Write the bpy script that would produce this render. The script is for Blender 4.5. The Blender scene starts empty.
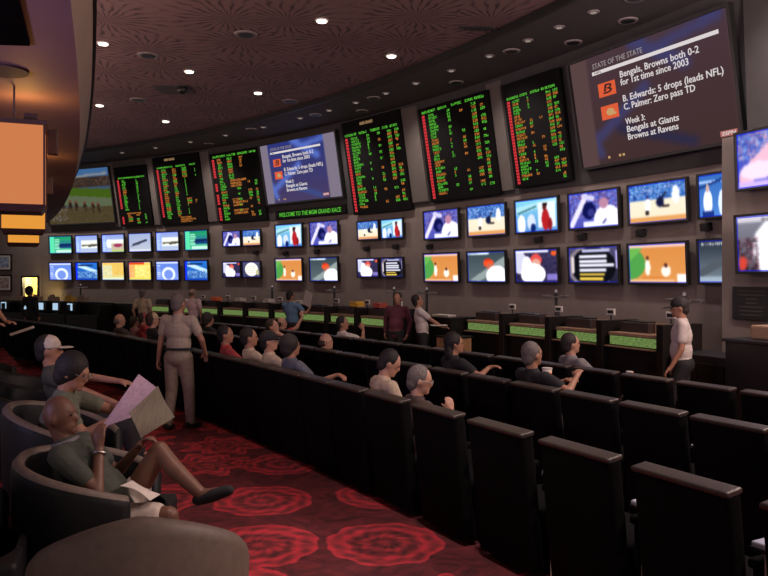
import bpy, bmesh, math, random
import numpy as np
from mathutils import Vector, Matrix

random.seed(7)
rng = np.random.default_rng(5)
SC = bpy.context.scene
COL = SC.collection
PI = math.pi
EYE = 1.98            # camera height above the aisle floor
PLAT = 0.33           # raised lounge platform
CW = Vector((-25.64, -3.51))      # centre of the curved screen wall
RW = 34.01
CR = Vector((-56.98, -28.37))     # centre of the chair rows

def rad(a): return a * PI / 180.0
def wall_pt(phi, r=RW):
    a = rad(phi); return Vector((CW.x + r * math.cos(a), CW.y + r * math.sin(a)))
def row_pt(phi, r):
    a = rad(phi); return Vector((CR.x + r * math.cos(a), CR.y + r * math.sin(a)))

# ------------------------------------------------------------------ materials
MATS = {}
def new_mat(name):
    m = bpy.data.materials.new(name); m.use_nodes = True
    nt = m.node_tree; nt.nodes.clear()
    return m, nt
def N(nt, kind, **kw):
    n = nt.nodes.new(kind)
    for k, v in kw.items():
        if k in n.inputs.keys(): n.inputs[k].default_value = v
        else: setattr(n, k, v)
    return n
def surf(name, col, rough=.6, metal=0., var=.12, scale=30., bump=.0, spec=.5, coat=0.):
    """principled surface with procedural mottling and optional bump"""
    m, nt = new_mat(name)
    out = N(nt, 'ShaderNodeOutputMaterial'); b = N(nt, 'ShaderNodeBsdfPrincipled')
    b.inputs['Roughness'].default_value = rough; b.inputs['Metallic'].default_value = metal
    b.inputs['Specular IOR Level'].default_value = spec
    b.inputs['Coat Weight'].default_value = coat
    tc = N(nt, 'ShaderNodeTexCoord'); no = N(nt, 'ShaderNodeTexNoise'); no.inputs['Scale'].default_value = scale
    no.inputs['Detail'].default_value = 3
    nt.links.new(tc.outputs['Object'], no.inputs['Vector'])
    r = N(nt, 'ShaderNodeValToRGB')
    r.color_ramp.elements[0].position = .3; r.color_ramp.elements[1].position = .7
    r.color_ramp.elements[0].color = tuple(c * (1 - var) for c in col) + (1,)
    r.color_ramp.elements[1].color = tuple(min(1, c * (1 + var)) for c in col) + (1,)
    nt.links.new(no.outputs['Fac'], r.inputs['Fac']); nt.links.new(r.outputs['Color'], b.inputs['Base Color'])
    if bump:
        bp = N(nt, 'ShaderNodeBump'); bp.inputs['Strength'].default_value = bump; bp.inputs['Distance'].default_value = .01
        nt.links.new(no.outputs['Fac'], bp.inputs['Height']); nt.links.new(bp.outputs['Normal'], b.inputs['Normal'])
    nt.links.new(b.outputs[0], out.inputs[0])
    MATS[name] = m; return m
def glow(name, col, strength=1.):
    m, nt = new_mat(name)
    out = N(nt, 'ShaderNodeOutputMaterial'); e = N(nt, 'ShaderNodeEmission')
    e.inputs['Color'].default_value = tuple(col) + (1,); e.inputs['Strength'].default_value = strength
    nt.links.new(e.outputs[0], out.inputs[0]); MATS[name] = m; return m
def screen_mat(name, strength):
    m, nt = new_mat(name)
    out = N(nt, 'ShaderNodeOutputMaterial'); e = N(nt, 'ShaderNodeEmission')
    a = N(nt, 'ShaderNodeVertexColor'); a.layer_name = 'picture'
    e.inputs['Strength'].default_value = strength
    nt.links.new(a.outputs['Color'], e.inputs['Color']); nt.links.new(e.outputs[0], out.inputs[0]); MATS[name] = m; return m

WALL = surf('wall_paint', (.165, .132, .116), .75, var=.08, scale=3)
UPPER = surf('upper_wall_fabric', (.040, .036, .037), .85, var=.1, scale=4)
PANEL = surf('upper_wall_panel', (.10, .084, .076), .8, var=.07, scale=4)
SOFF = surf('soffit_paint', (.050, .044, .046), .8, var=.1, scale=3)
BLACK = surf('black_plastic', (.010, .010, .011), .45)
BOARD = surf('odds_board_black', (.004, .0036, .004), .7, spec=.1)
FABRIC = surf('chair_black_fabric', (.0045, .0042, .0045), .85, var=.3, scale=60, bump=.1, spec=.05)
LEATHER = surf('chair_rail_leather', (.040, .030, .023), .40, var=.25, scale=40, bump=.15)
TAUPE = surf('taupe_leather', (.155, .120, .095), .55, var=.10, scale=25, bump=.12)
SHELL = surf('dark_green_leather', (.010, .011, .011), .55, var=.2, scale=25, bump=.1, spec=.25)
CUSH = surf('green_cushion', (.05, .055, .042), .8, var=.15)
COUNTER = surf('counter_dark_wood', (.011, .009, .008), .5, var=.3, scale=8, spec=.2)
TAN = surf('counter_tan_laminate', (.33, .21, .13), .5, var=.15, scale=14)
WOOD = surf('golden_wood', (.36, .20, .09), .45, var=.3, scale=12)
CREAM = surf('cream_laminate', (.52, .47, .40), .6, var=.08)
TOPB = surf('glossy_pale_top', (.42, .45, .55), .25, var=.05)
METAL = surf('dull_metal', (.35, .34, .33), .35, metal=.8)
DMETAL = surf('dark_metal', (.03, .03, .032), .4, metal=.4)
WHITEP = surf('white_paint', (.6, .56, .52), .5, var=.05)
LFRAME = surf('lantern_frame_wood', (.045, .018, .020), .5, var=.2)
PAPERP = surf('pink_newsprint', (.52, .36, .36), .8, var=.18, scale=38)
PAPERB = surf('grey_green_newsprint', (.26, .24, .19), .8, var=.3, scale=30)
PAPER = surf('white_paper', (.62, .56, .50), .8, var=.06)
YELLOWP = surf('yellow_paper', (.75, .42, .05), .7, var=.1)
REDP = surf('red_paper', (.55, .10, .07), .7, var=.1)
ORANGE = surf('orange_plastic', (.85, .18, .05), .5, var=.05)
SKIN = surf('skin_light', (.46, .25, .17), .55, var=.08, scale=14)
SKIND = surf('skin_dark', (.15, .068, .042), .5, var=.1, scale=14)
SKINM = surf('skin_tan', (.36, .18, .11), .55, var=.08, scale=14)
LIP = surf('lips', (.28, .09, .07), .5)
EYEW = surf('eye_dark', (.03, .02, .02), .3)
for n_, c_ in dict(beige=(.36, .30, .235), khaki=(.27, .215, .16), white=(.58, .52, .48), pink=(.62, .46, .47), grey=(.20, .19, .19),
                   red=(.36, .045, .045), maroon=(.12, .03, .045), blue=(.12, .22, .36), black=(.012, .012, .014), darkbrown=(.055, .034, .032),
                   green=(.055, .062, .048), cream=(.48, .38, .27), navy=(.03, .035, .06), olive=(.13, .14, .10), shorts=(.50, .42, .36),
                   striped=(.10, .11, .14), redcap=(.34, .05, .06), tancap=(.50, .38, .24), whitecap=(.52, .46, .38), rose=(.42, .20, .20)).items():
    surf('cloth_' + n_, c_, .85, var=.14, scale=28, bump=.15)
for n_, c_ in dict(black=(.010, .008, .007), brown=(.04, .024, .016), grey=(.13, .11, .10), dark=(.022, .016, .014)).items():
    surf('hair_' + n_, c_, .7, var=.35, scale=70, bump=.5)
GREEN = None
LANT = glow('lantern_tan_glow', (.62, .205, .075), 1.0)
LANY = glow('lantern_yellow_glow', (.80, .32, .045), 1.0)
LAMP = glow('downlight_glow', (1., .90, .74), 5.0)
DIML = glow('dim_downlight_glow', (1., .80, .70), .28)
LG = glow('led_green', (.12, .62, .05), .75)
LO = glow('led_orange', (.80, .27, .05), .62)
LR = glow('led_red', (.85, .05, .06), .85)
LW = glow('led_amber_header', (.55, .33, .16), .55)
SCR = screen_mat('television_picture', 1.25)
SCRB = screen_mat('projection_picture', .92)
TXT = glow('caption_white', (.72, .66, .66), 1.0)
TXTD = glow('caption_grey', (.30, .26, .27), 1.0)
LOGO = glow('logo_orange', (.72, .11, .04), 1.0)
LOGOK = glow('logo_dark', (.05, .02, .02), 1.0)
LOGOB = glow('logo_tan', (.55, .33, .14), 1.0)
TAG = glow('network_tag_red', (.45, .16, .14), 1.0)
MONI = glow('small_monitor_glow', (.42, .60, .78), 1.0)
DOORL = surf('door_room_yellow', (.75, .62, .22), .7, var=.15)

def green_glass():
    m, nt = new_mat('green_lit_glass')
    out = N(nt, 'ShaderNodeOutputMaterial'); e = N(nt, 'ShaderNodeEmission')
    tc = N(nt, 'ShaderNodeTexCoord'); mp = N(nt, 'ShaderNodeMapping'); mp.inputs['Scale'].default_value = (9, 9, 30)
    no = N(nt, 'ShaderNodeTexNoise'); no.inputs['Scale'].default_value = 2.2; no.inputs['Detail'].default_value = 4
    r = N(nt, 'ShaderNodeValToRGB')
    r.color_ramp.elements[0].position = .3; r.color_ramp.elements[0].color = (.05, .10, .025, 1)
    r.color_ramp.elements[1].position = .75; r.color_ramp.elements[1].color = (.23, .33, .10, 1)
    nt.links.new(tc.outputs['Object'], mp.inputs['Vector']); nt.links.new(mp.outputs[0], no.inputs['Vector'])
    nt.links.new(no.outputs['Fac'], r.inputs['Fac']); nt.links.new(r.outputs['Color'], e.inputs['Color'])
    e.inputs['Strength'].default_value = .95
    nt.links.new(e.outputs[0], out.inputs[0]); return m
GREEN = green_glass()

def mathn(nt, op, a, b=None, c=None):
    n = nt.nodes.new('ShaderNodeMath'); n.operation = op
    for i, v in enumerate((a, b, c)):
        if v is None: continue
        if isinstance(v, (int, float)): n.inputs[i].default_value = v
        else: nt.links.new(v, n.inputs[i])
    return n.outputs[0]
def cell_polar(nt, scale, randomness):
    """distance and angle from the nearest jittered cell centre, in metres"""
    tc = N(nt, 'ShaderNodeTexCoord'); v = N(nt, 'ShaderNodeTexVoronoi'); v.voronoi_dimensions = '2D'
    v.inputs['Scale'].default_value = scale; v.inputs['Randomness'].default_value = randomness
    nt.links.new(tc.outputs['Object'], v.inputs['Vector'])
    s = nt.nodes.new('ShaderNodeVectorMath'); s.operation = 'SUBTRACT'
    nt.links.new(tc.outputs['Object'], s.inputs[0]); nt.links.new(v.outputs['Position'], s.inputs[1])
    sp = N(nt, 'ShaderNodeSeparateXYZ'); nt.links.new(s.outputs[0], sp.inputs[0])
    x, y = sp.outputs[0], sp.outputs[1]
    d = mathn(nt, 'SQRT', mathn(nt, 'ADD', mathn(nt, 'MULTIPLY', x, x), mathn(nt, 'MULTIPLY', y, y)))
    a = mathn(nt, 'ARCTAN2', y, x)
    return tc, v, d, a
def ceiling_mat():
    m, nt = new_mat('ceiling_burst_paper')
    out = N(nt, 'ShaderNodeOutputMaterial'); b = N(nt, 'ShaderNodeBsdfPrincipled'); b.inputs['Roughness'].default_value = .8
    tc, v, d, a = cell_polar(nt, .62, .55)
    no = N(nt, 'ShaderNodeTexNoise'); no.inputs['Scale'].default_value = 3.5
    nt.links.new(tc.outputs['Object'], no.inputs['Vector'])
    w = mathn(nt, 'SINE', mathn(nt, 'ADD', mathn(nt, 'MULTIPLY', a, 26.0), mathn(nt, 'MULTIPLY', no.outputs['Fac'], 9.0)))
    fade = mathn(nt, 'SUBTRACT', 1.35, mathn(nt, 'MULTIPLY', d, .95))
    dash = mathn(nt, 'ADD', .75, mathn(nt, 'MULTIPLY', .30, mathn(nt, 'SINE', mathn(nt, 'ADD', mathn(nt, 'MULTIPLY', d, 14.0), mathn(nt, 'MULTIPLY', a, 5.0)))))
    k = mathn(nt, 'MULTIPLY', mathn(nt, 'MULTIPLY', w, fade), dash)
    r = N(nt, 'ShaderNodeValToRGB')
    r.color_ramp.elements[0].position = .0; r.color_ramp.elements[0].color = (.180, .104, .098, 1)
    r.color_ramp.elements[1].position = .62; r.color_ramp.elements[1].color = (.050, .030, .031, 1)
    e2 = r.color_ramp.elements.new(.16); e2.color = (.165, .098, .092, 1)
    nt.links.new(k, r.inputs['Fac']); nt.links.new(r.outputs['Color'], b.inputs['Base Color']); nt.links.new(b.outputs[0], out.inputs[0])
    return m
def carpet_mat():
    m, nt = new_mat('red_medallion_carpet')
    out = N(nt, 'ShaderNodeOutputMaterial'); b = N(nt, 'ShaderNodeBsdfPrincipled'); b.inputs['Roughness'].default_value = .95
    b.inputs['Specular IOR Level'].default_value = .1
    tc, v, d, a = cell_polar(nt, .92, .32)
    no = N(nt, 'ShaderNodeTexNoise'); no.inputs['Scale'].default_value = 5; no.inputs['Detail'].default_value = 4
    nt.links.new(tc.outputs['Object'], no.inputs['Vector'])
    cs = N(nt, 'ShaderNodeSeparateXYZ'); nt.links.new(v.outputs['Color'], cs.inputs[0])
    star = mathn(nt, 'GREATER_THAN', cs.outputs[0], .5)
    lob = mathn(nt, 'MULTIPLY', mathn(nt, 'SINE', mathn(nt, 'MULTIPLY', a, 8.0)), mathn(nt, 'MULTIPLY', d, mathn(nt, 'ADD', .03, mathn(nt, 'MULTIPLY', star, .17))))
    dd = mathn(nt, 'ADD', mathn(nt, 'ADD', d, lob), mathn(nt, 'MULTIPLY', mathn(nt, 'SUBTRACT', no.outputs['Fac'], .5), .12))
    ring = mathn(nt, 'SINE', mathn(nt, 'ADD', mathn(nt, 'MULTIPLY', dd, 44.0), 1.2))
    edge = mathn(nt, 'LESS_THAN', dd, .44)
    band = mathn(nt, 'LESS_THAN', mathn(nt, 'ABSOLUTE', mathn(nt, 'SUBTRACT', dd, .36)), .07)
    swirl = mathn(nt, 'SINE', mathn(nt, 'ADD', mathn(nt, 'MULTIPLY', a, 12.0), mathn(nt, 'MULTIPLY', d, 40.0)))
    k = mathn(nt, 'ADD', mathn(nt, 'MULTIPLY', mathn(nt, 'ADD', mathn(nt, 'MULTIPLY', ring, .20), mathn(nt, 'MULTIPLY', swirl, .10)), edge), mathn(nt, 'ADD', .24, mathn(nt, 'ADD', mathn(nt, 'MULTIPLY', edge, .26), mathn(nt, 'MULTIPLY', band, .22))))
    wv = N(nt, 'ShaderNodeTexNoise'); wv.inputs['Scale'].default_value = 3.2; wv.inputs['Detail'].default_value = 2; wv.inputs['Distortion'].default_value = 2.5
    nt.links.new(tc.outputs['Object'], wv.inputs['Vector'])
    k2 = mathn(nt, 'ADD', k, mathn(nt, 'MULTIPLY', mathn(nt, 'SUBTRACT', wv.outputs['Fac'], .5), .75))
    fine = N(nt, 'ShaderNodeTexNoise'); fine.inputs['Scale'].default_value = 90
    nt.links.new(tc.outputs['Object'], fine.inputs['Vector'])
    k3 = mathn(nt, 'ADD', k2, mathn(nt, 'MULTIPLY', mathn(nt, 'SUBTRACT', fine.outputs['Fac'], .5), .35))
    r = N(nt, 'ShaderNodeValToRGB')
    r.color_ramp.elements[0].position = .12; r.color_ramp.elements[0].color = (.075, .024, .028, 1)
    r.color_ramp.elements[1].position = .95; r.color_ramp.elements[1].color = (.56, .046, .064, 1)
    e2 = r.color_ramp.elements.new(.5); e2.color = (.22, .038, .044, 1)
    nt.links.new(k3, r.inputs['Fac']); nt.links.new(r.outputs['Color'], b.inputs['Base Color'])
    bp = N(nt, 'ShaderNodeBump'); bp.inputs['Strength'].default_value = .3; bp.inputs['Distance'].default_value = .01
    nt.links.new(fine.outputs['Fac'], bp.inputs['Height']); nt.links.new(bp.outputs['Normal'], b.inputs['Normal'])
    nt.links.new(b.outputs[0], out.inputs[0]); return m
CEIL = ceiling_mat(); CARPET = carpet_mat()
LOUNGE = surf('lounge_soffit_plaster', (.23, .135, .150), .7, var=.06, scale=2)
FASCIA = surf('lounge_fascia', (.23, .17, .13), .7, var=.06, scale=2)

# ------------------------------------------------------------------ mesh helpers
def box(bm, c, s, M=None, bev=0., seg=2, mi=0):
    """axis box centre c, full size s"""
    r = bmesh.ops.create_cube(bm, size=1.0)
    vs = r['verts']
    for v in vs: v.co = Vector((v.co.x * s[0] + c[0], v.co.y * s[1] + c[1], v.co.z * s[2] + c[2]))
    fs = set(f for v in vs for f in v.link_faces)
    if bev:
        es = list(set(e for v in vs for e in v.link_edges))
        o = bmesh.ops.bevel(bm, geom=es, offset=bev, segments=seg, profile=.6, affect='EDGES')
        fs = set(f for f in o['faces']) | set(f for f in fs if f.is_valid)
        vs = list(set(v for f in fs for v in f.verts))
    if M is not None:
        for v in vs: v.co = M @ v.co
    for f in fs: f.material_index = mi
    return vs
def frame_of(d):
    d = d.normalized(); u = Vector((0, 0, 1)) if abs(d.z) < .95 else Vector((1, 0, 0))
    x = d.cross(u).normalized(); y = x.cross(d).normalized()
    return x, y, d
def capsule(bm, a, ra, b, rb, n=12, caps=3, flat=1.0, mi=0):
    """tapered round bar with domed ends"""
    a = Vector(a); b = Vector(b); x, y, d = frame_of(b - a)
    rings = []
    for i in range(caps):
        t = (i + .35) / caps * PI / 2; rings.append((a - d * ra * math.cos(t), ra * math.sin(t)))
    rings.append((a, ra)); rings.append((b, rb))
    for i in range(caps - 1, -1, -1):
        t = (i + .35) / caps * PI / 2; rings.append((b + d * rb * math.cos(t), rb * math.sin(t)))
    loops = [[bm.verts.new(c + x * (r * math.cos(2 * PI * k / n)) + y * (r * flat * math.sin(2 * PI * k / n))) for k in range(n)] for c, r in rings]
    for l0, l1 in zip(loops, loops[1:]):
        for k in range(n): bm.faces.new((l0[k], l0[(k + 1) % n], l1[(k + 1) % n], l1[k])).material_index = mi
    bm.faces.new(loops[0][::-1]).material_index = mi; bm.faces.new(loops[-1]).material_index = mi
def ellipsoid(bm, c, r, M=None, u=16, v=10, mi=0):
    o = bmesh.ops.create_uvsphere(bm, u_segments=u, v_segments=v, radius=1.0)
    for w in o['verts']:
        p = Vector((w.co.x * r[0], w.co.y * r[1], w.co.z * r[2]))
        if M is not None: p = M @ p
        w.co = p + Vector(c)
    for f in set(f for w in o['verts'] for f in w.link_faces): f.material_index = mi
def cyl(bm, a, b, r, n=16, r2=None, mi=0):
    a = Vector(a); b = Vector(b); x, y, d = frame_of(b - a); r2 = r if r2 is None else r2
    l0 = [bm.verts.new(a + x * (r * math.cos(2 * PI * k / n)) + y * (r * math.sin(2 * PI * k / n))) for k in range(n)]
    l1 = [bm.verts.new(b + x * (r2 * math.cos(2 * PI * k / n)) + y * (r2 * math.sin(2 * PI * k / n))) for k in range(n)]
    for k in range(n): bm.faces.new((l0[k], l0[(k + 1) % n], l1[(k + 1) % n], l1[k])).material_index = mi
    bm.faces.new(l0[::-1]).material_index = mi; bm.faces.new(l1).material_index = mi
def prism(bm, pts, z0, z1, mi=0):
    """closed outline in x,y extruded from z0 to z1"""
    lo = [bm.verts.new((p[0], p[1], z0)) for p in pts]; hi = [bm.verts.new((p[0], p[1], z1)) for p in pts]
    n = len(pts)
    for i in range(n): bm.faces.new((lo[i], lo[(i + 1) % n], hi[(i + 1) % n], hi[i])).material_index = mi
    bm.faces.new(lo[::-1]).material_index = mi; bm.faces.new(hi).material_index = mi
def sheet(bm, rows, thick, mi=0):
    """grid of points thickened along its own normal"""
    R_, C_ = len(rows), len(rows[0])
    nn = (rows[0][1] - rows[0][0]).cross(rows[1][0] - rows[0][0]).normalized() * thick
    A = [[bm.verts.new(p) for p in r] for r in rows]; B = [[bm.verts.new(p + nn) for p in r] for r in rows]
    for i in range(R_ - 1):
        for j in range(C_ - 1):
            bm.faces.new((A[i][j], A[i][j + 1], A[i + 1][j + 1], A[i + 1][j])); bm.faces.new((B[i][j], B[i + 1][j], B[i + 1][j + 1], B[i][j + 1]))
    for i in range(R_ - 1):
        for j in (0, C_ - 1): bm.faces.new((A[i][j], A[i + 1][j], B[i + 1][j], B[i][j]))
    for j in range(C_ - 1):
        for i in (0, R_ - 1): bm.faces.new((A[i][j], A[i][j + 1], B[i][j + 1], B[i][j]))
def mk(name, bm, mats, parent=None, smooth=False, M=None):
    bmesh.ops.recalc_face_normals(bm, faces=bm.faces[:])
    me = bpy.data.meshes.new(name); bm.to_mesh(me); bm.free()
    if not isinstance(mats, (list, tuple)): mats = [mats]
    for m in mats: me.materials.append(m)
    if smooth:
        for p in me.polygons: p.use_smooth = True
    o = bpy.data.objects.new(name, me); COL.objects.link(o)
    if parent is not None: o.parent = parent
    if M is not None: o.matrix_local = M
    return o
def tag(o, label=None, cat=None, group=None, kind=None):
    if label: o['label'] = label
    if cat: o['category'] = cat
    if group: o['group'] = group
    if kind: o['kind'] = kind
    return o
def empty(name, M, label, cat, group=None):
    o = bpy.data.objects.new(name, None); COL.objects.link(o); o.empty_display_size = .1
    o.matrix_world = M if isinstance(M, Matrix) else Matrix.Translation(M)
    return tag(o, label, cat, group)
def copy_tree(o, M, label=None):
    c = o.copy(); COL.objects.link(c); c.matrix_world = M
    if label: c['label'] = label
    for ch in list(o.children):
        d = ch.copy(); COL.objects.link(d); d.parent = c
        for g in list(ch.children):
            e = g.copy(); COL.objects.link(e); e.parent = d
    return c
def at(x, y, z=0., heading=0.):
    """placement: local +y points along the compass heading (degrees, 90 = away from the camera)"""
    return Matrix.Translation((x, y, z)) @ Matrix.Rotation(rad(heading - 90), 4, 'Z')
DPH = -.20     # wall-mounted things sit a little proud of the wall
def wall_frame(phi, r, z, tilt=0.):
    """x to the right along the wall, y up, z out of the wall; top tipped forward by tilt degrees"""
    a = rad(phi); p = wall_pt(phi, r); t = rad(tilt)
    X = Vector((math.sin(a), -math.cos(a), 0)); n = Vector((-math.cos(a), -math.sin(a), 0)); up = Vector((0, 0, 1))
    Y = up * math.cos(t) + n * math.sin(t); Z = n * math.cos(t) - up * math.sin(t)
    M = Matrix((X, Y, Z)).transposed().to_4x4(); M.translation = Vector((p.x, p.y, z)); return M
ORD = ['first', 'second', 'third', 'fourth', 'fifth', 'sixth', 'seventh', 'eighth', 'ninth', 'tenth', 'eleventh', 'twelfth', 'thirteenth',
       'fourteenth', 'fifteenth', 'sixteenth', 'seventeenth', 'eighteenth', 'nineteenth', 'twentieth', 'twenty-first', 'twenty-second',
       'twenty-third', 'twenty-fourth', 'twenty-fifth', 'twenty-sixth', 'twenty-seventh', 'twenty-eighth', 'twenty-ninth', 'thirtieth', 'thirty-first', 'thirty-second', 'thirty-third', 'thirty-fourth']

# ------------------------------------------------------------------ the room
bm = bmesh.new(); prism(bm, [(-30, -4), (12, -4), (12, 20), (-2, 34), (-30, 34)], -.1, 0.)
tag(mk('floor', bm, CARPET), kind='structure')
edge = [(3.2, -3.), (1.2, .6), (-.1, 2.9), (-.80, 4.10), (-1.42, 5.05), (-1.83, 5.7), (-2.45, 6.6), (-3.4, 8.0), (-4.75, 10.3), (-6.9, 14.), (-9., 17.5)]
bm = bmesh.new(); prism(bm, edge + [(-25, 17.5), (-25, -3.)], .004, PLAT)
tag(mk('floor_lounge_platform', bm, CARPET), kind='structure')

ZC = 6.16; ZS = 6.06; RE = 31.86
arc = [wall_pt(p, RE + .02) for p in np.linspace(5, 88, 120)]
bm = bmesh.new(); prism(bm, [tuple(p) for p in arc] + [(-30, 29), (-30, -4.0), (6, -4.0)], ZC, ZC + .1)
tag(mk('ceiling', bm, CEIL), kind='structure')
def ring_band(name, prof, m, p0=5, p1=68.2, n=150, kind='structure'):
    """sweep a closed profile of (radius, z) round the wall centre"""
    bm = bmesh.new(); L = []
    for p in np.linspace(p0, p1, n):
        L.append([bm.verts.new((wall_pt(p, r).x, wall_pt(p, r).y, z)) for r, z in prof])
    k = len(prof)
    for a, b in zip(L, L[1:]):
        for i in range(k): bm.faces.new((a[i], a[(i + 1) % k], b[(i + 1) % k], b[i]))
    bm.faces.new(L[0]); bm.faces.new(L[-1][::-1])
    o = mk(name, bm, m)
    if kind: tag(o, kind=kind)
    return o
ring_band('ceiling_soffit', [(RE, ZS), (RE, ZC + .12), (34.3, ZC + .12), (34.3, ZS)], SOFF, 5, 88)
ring_band('trim_1', [(RE - .05, ZS - .02), (RE - .05, ZC + .0), (RE, ZC), (RE, ZS - .02)], BLACK, 5, 88)
ring_band('wall_back', [(RW, 0), (RW, 3.70), (RW + .2, 3.70), (RW + .2, 0)], WALL)
ring_band('wall_back_upper', [(RW - .03, 3.70), (RW - .46, ZS), (RW + .2, ZS), (RW + .2, 3.70)], UPPER)
# lighter panels between the odds boards on the tilted band
TILT = math.degrees(math.atan(.43 / (ZS - 3.70)))
k = 2
for (pa, pb) in ((34.15, 33.45), (39.2, 38.1), (53.9, 53.2), (58.4, 57.9), (61.65, 61.25)):
    M = wall_frame((pa + pb) / 2, RW - .07, 3.78, TILT); w = rad(pa - pb) * RW
    bm = bmesh.new(); box(bm, (0, 1.13, .0), (w, 2.22, .05)); o = mk('trim_%d' % k, bm, PANEL); o.matrix_world = M; tag(o, kind='structure'); k += 1
# left wall with a lit doorway
c0 = wall_pt(68.15, RW)
def wall_run(name, a, b, z0, z1, m, th=.2):
    a = Vector(a); b = Vector(b); d = (b - a).normalized(); nrm = Vector((-d.y, d.x)) * th
    bm = bmesh.new(); prism(bm, [tuple(a), tuple(b), tuple(b + nrm), tuple(a + nrm)], z0, z1); return tag(mk(name, bm, m), kind='structure')
L0 = Vector((c0.x, c0.y + .05)); Ld = Vector((-1, -.04)).normalized()
def lw(t): return L0 + Ld * t
wall_run('wall_left', lw(.15), lw(0), 0, 6.3, WALL, .2)
wall_run('wall_left_above_door', lw(.72), lw(.15), 2.0, 6.3, WALL, .2)
wall_run('wall_left_beyond_door', lw(14), lw(.72), 0, 6.3, WALL, .2)
bm = bmesh.new(); p0, p1 = lw(-.05), lw(.9); bk = Vector((0, 1.2))
prism(bm, [tuple(p0 + bk), tuple(p1 + bk), tuple(p1 + bk + Vector((0, .1))), tuple(p0 + bk + Vector((0, .1)))], 0, 2.3)
prism(bm, [tuple(p1 + Vector((0, .22))), tuple(p1 + bk), tuple(p1 + bk + Vector((-.1, 0))), tuple(p1 + Vector((-.1, .22)))], 0, 2.3)
tag(mk('wall_behind_door', bm, DOORL), kind='structure')
bm = bmesh.new()
for t in (.13, .74):
    p = lw(t); box(bm, (p.x, p.y - .03, 1.0), (.06, .06, 2.0))
p = lw(.435); box(bm, (p.x, p.y - .03, 2.03), (.67, .06, .06)); tag(mk('door_1', bm, COUNTER), kind='structure')
# right pier that carries the larger screens
ring_band('wall_right', [(RW - .36, 0), (RW - .36, 3.99), (RW + .1, 3.99), (RW + .1, 0)], WALL, 5, 24.93, 40)
ring_band('wall_right_upper', [(RW - .36, 3.99), (RW - .46, ZS), (RW + .1, ZS), (RW + .1, 3.99)], UPPER, 5, 24.20, 40)

# lounge bulkhead: a low ceiling whose edge curves away to the left
CB = Vector((-129.93, -44.31)); RB = 137.02
bp = [(CB.x + math.sqrt(RB ** 2 - (y - CB.y) ** 2), y) for y in np.linspace(-3.5, 22, 50)]
bm = bmesh.new(); prism(bm, bp + [(-24, 22), (-24, -3.5)], 3.60, 3.99)
for v in bm.verts:
    if v.co.z > 3.9 and v.co.x > -20: v.co.x += .12
fz = [f for f in bm.faces if abs(f.normal.z) < .3]
for f in bm.faces:
    f.normal_update()
    f.material_index = 1 if abs(f.normal.z) < .3 else 0
tag(mk('ceiling_lounge', bm, [LOUNGE, FASCIA]), kind='structure')
bq = [(x + .15, y) for x, y in bp]
bm = bmesh.new(); prism(bm, bq + [(x + .05, y) for x, y in bp[::-1]], 3.99, 4.04); tag(mk('trim_%d' % k, bm, BLACK), kind='structure'); k += 1
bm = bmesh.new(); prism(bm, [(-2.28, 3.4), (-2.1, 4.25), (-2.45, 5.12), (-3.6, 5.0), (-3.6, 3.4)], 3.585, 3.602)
tag(mk('ceiling_recess_panel', bm, surf('recess_black', (.006, .005, .005), .95, spec=0.)), 'dark triangular panel painted as a shaded recess in the low purple ceiling over the lounge', 'ceiling panel')  # near-black sheet paints the shade of an open recess
bm = bmesh.new(); cyl(bm, (-2.98, 5.75, 3.585), (-2.98, 5.75, 3.602), .20, 28)
tag(mk('ceiling_speaker', bm, surf('speaker_purple', (.055, .036, .045), .8)), 'round dark speaker flush in the low purple ceiling above the big lantern', 'speaker')

# ------------------------------------------------------------------ lanterns
def lantern(x, y, rot, label, pane=LANT):
    M = Matrix.Translation((x, y, 2.515)) @ Matrix.Rotation(rad(rot), 4, 'Z')
    e = empty('hanging_lantern', M, label, 'lantern', 'square lanterns hung over the lounge')
    s = .5
    bm = bmesh.new(); box(bm, (0, 0, .375), (s - .02, s - .02, .64)); mk('lamp_shade', bm, pane, e)
    bm = bmesh.new(); box(bm, (0, 0, .71), (s + .02, s + .02, .035)); 
    for sx in (-1, 1):
        for sy in (-1, 1): box(bm, (sx * (s / 2 - .008), sy * (s / 2 - .008), .375), (.016, .016, .64))
    mk('frame', bm, LFRAME, e)
    bm = bmesh.new(); v = [(-s / 2, -s / 2), (s / 2, -s / 2), (s / 2, s / 2), (-s / 2, s / 2)]
    lo = [bm.verts.new((a * .86, b * .86, 0.0)) for a, b in v]; hi = [bm.verts.new((a, b, .055)) for a, b in v]
    for i in range(4): bm.faces.new((lo[i], lo[(i + 1) % 4], hi[(i + 1) % 4], hi[i]))
    bm.faces.new(lo[::-1]); bm.faces.new(hi); mk('bottom_tray', bm, LFRAME, e)
    bm = bmesh.new(); box(bm, (s / 2 + .045, .19, .63), (.08, .10, .21), bev=.008); mk('bracket', bm, LFRAME, e)
    bm = bmesh.new(); cyl(bm, (0, .16, .72), (0, .16, 1.10), .008, 12); mk('hanging_rod', bm, LFRAME, e)
    for sx in (-.15, .14):
        bm = bmesh.new(); box(bm, (sx, -.12, .765), (.10, .05, .075), bev=.005); mk('cap_block', bm, LFRAME, e)
    return e
lantern(-3.05, 6.08, 23, 'large orange square lantern hanging under the lounge ceiling, biggest of three')
lantern(-4.41, 9.05, 26, 'orange square lantern half hidden behind the biggest lantern, middle of three', LANY)
lantern(-6.12, 12.55, 28, 'orange square lantern at the far end of the lounge ceiling, smallest of three', LANY)

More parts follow.
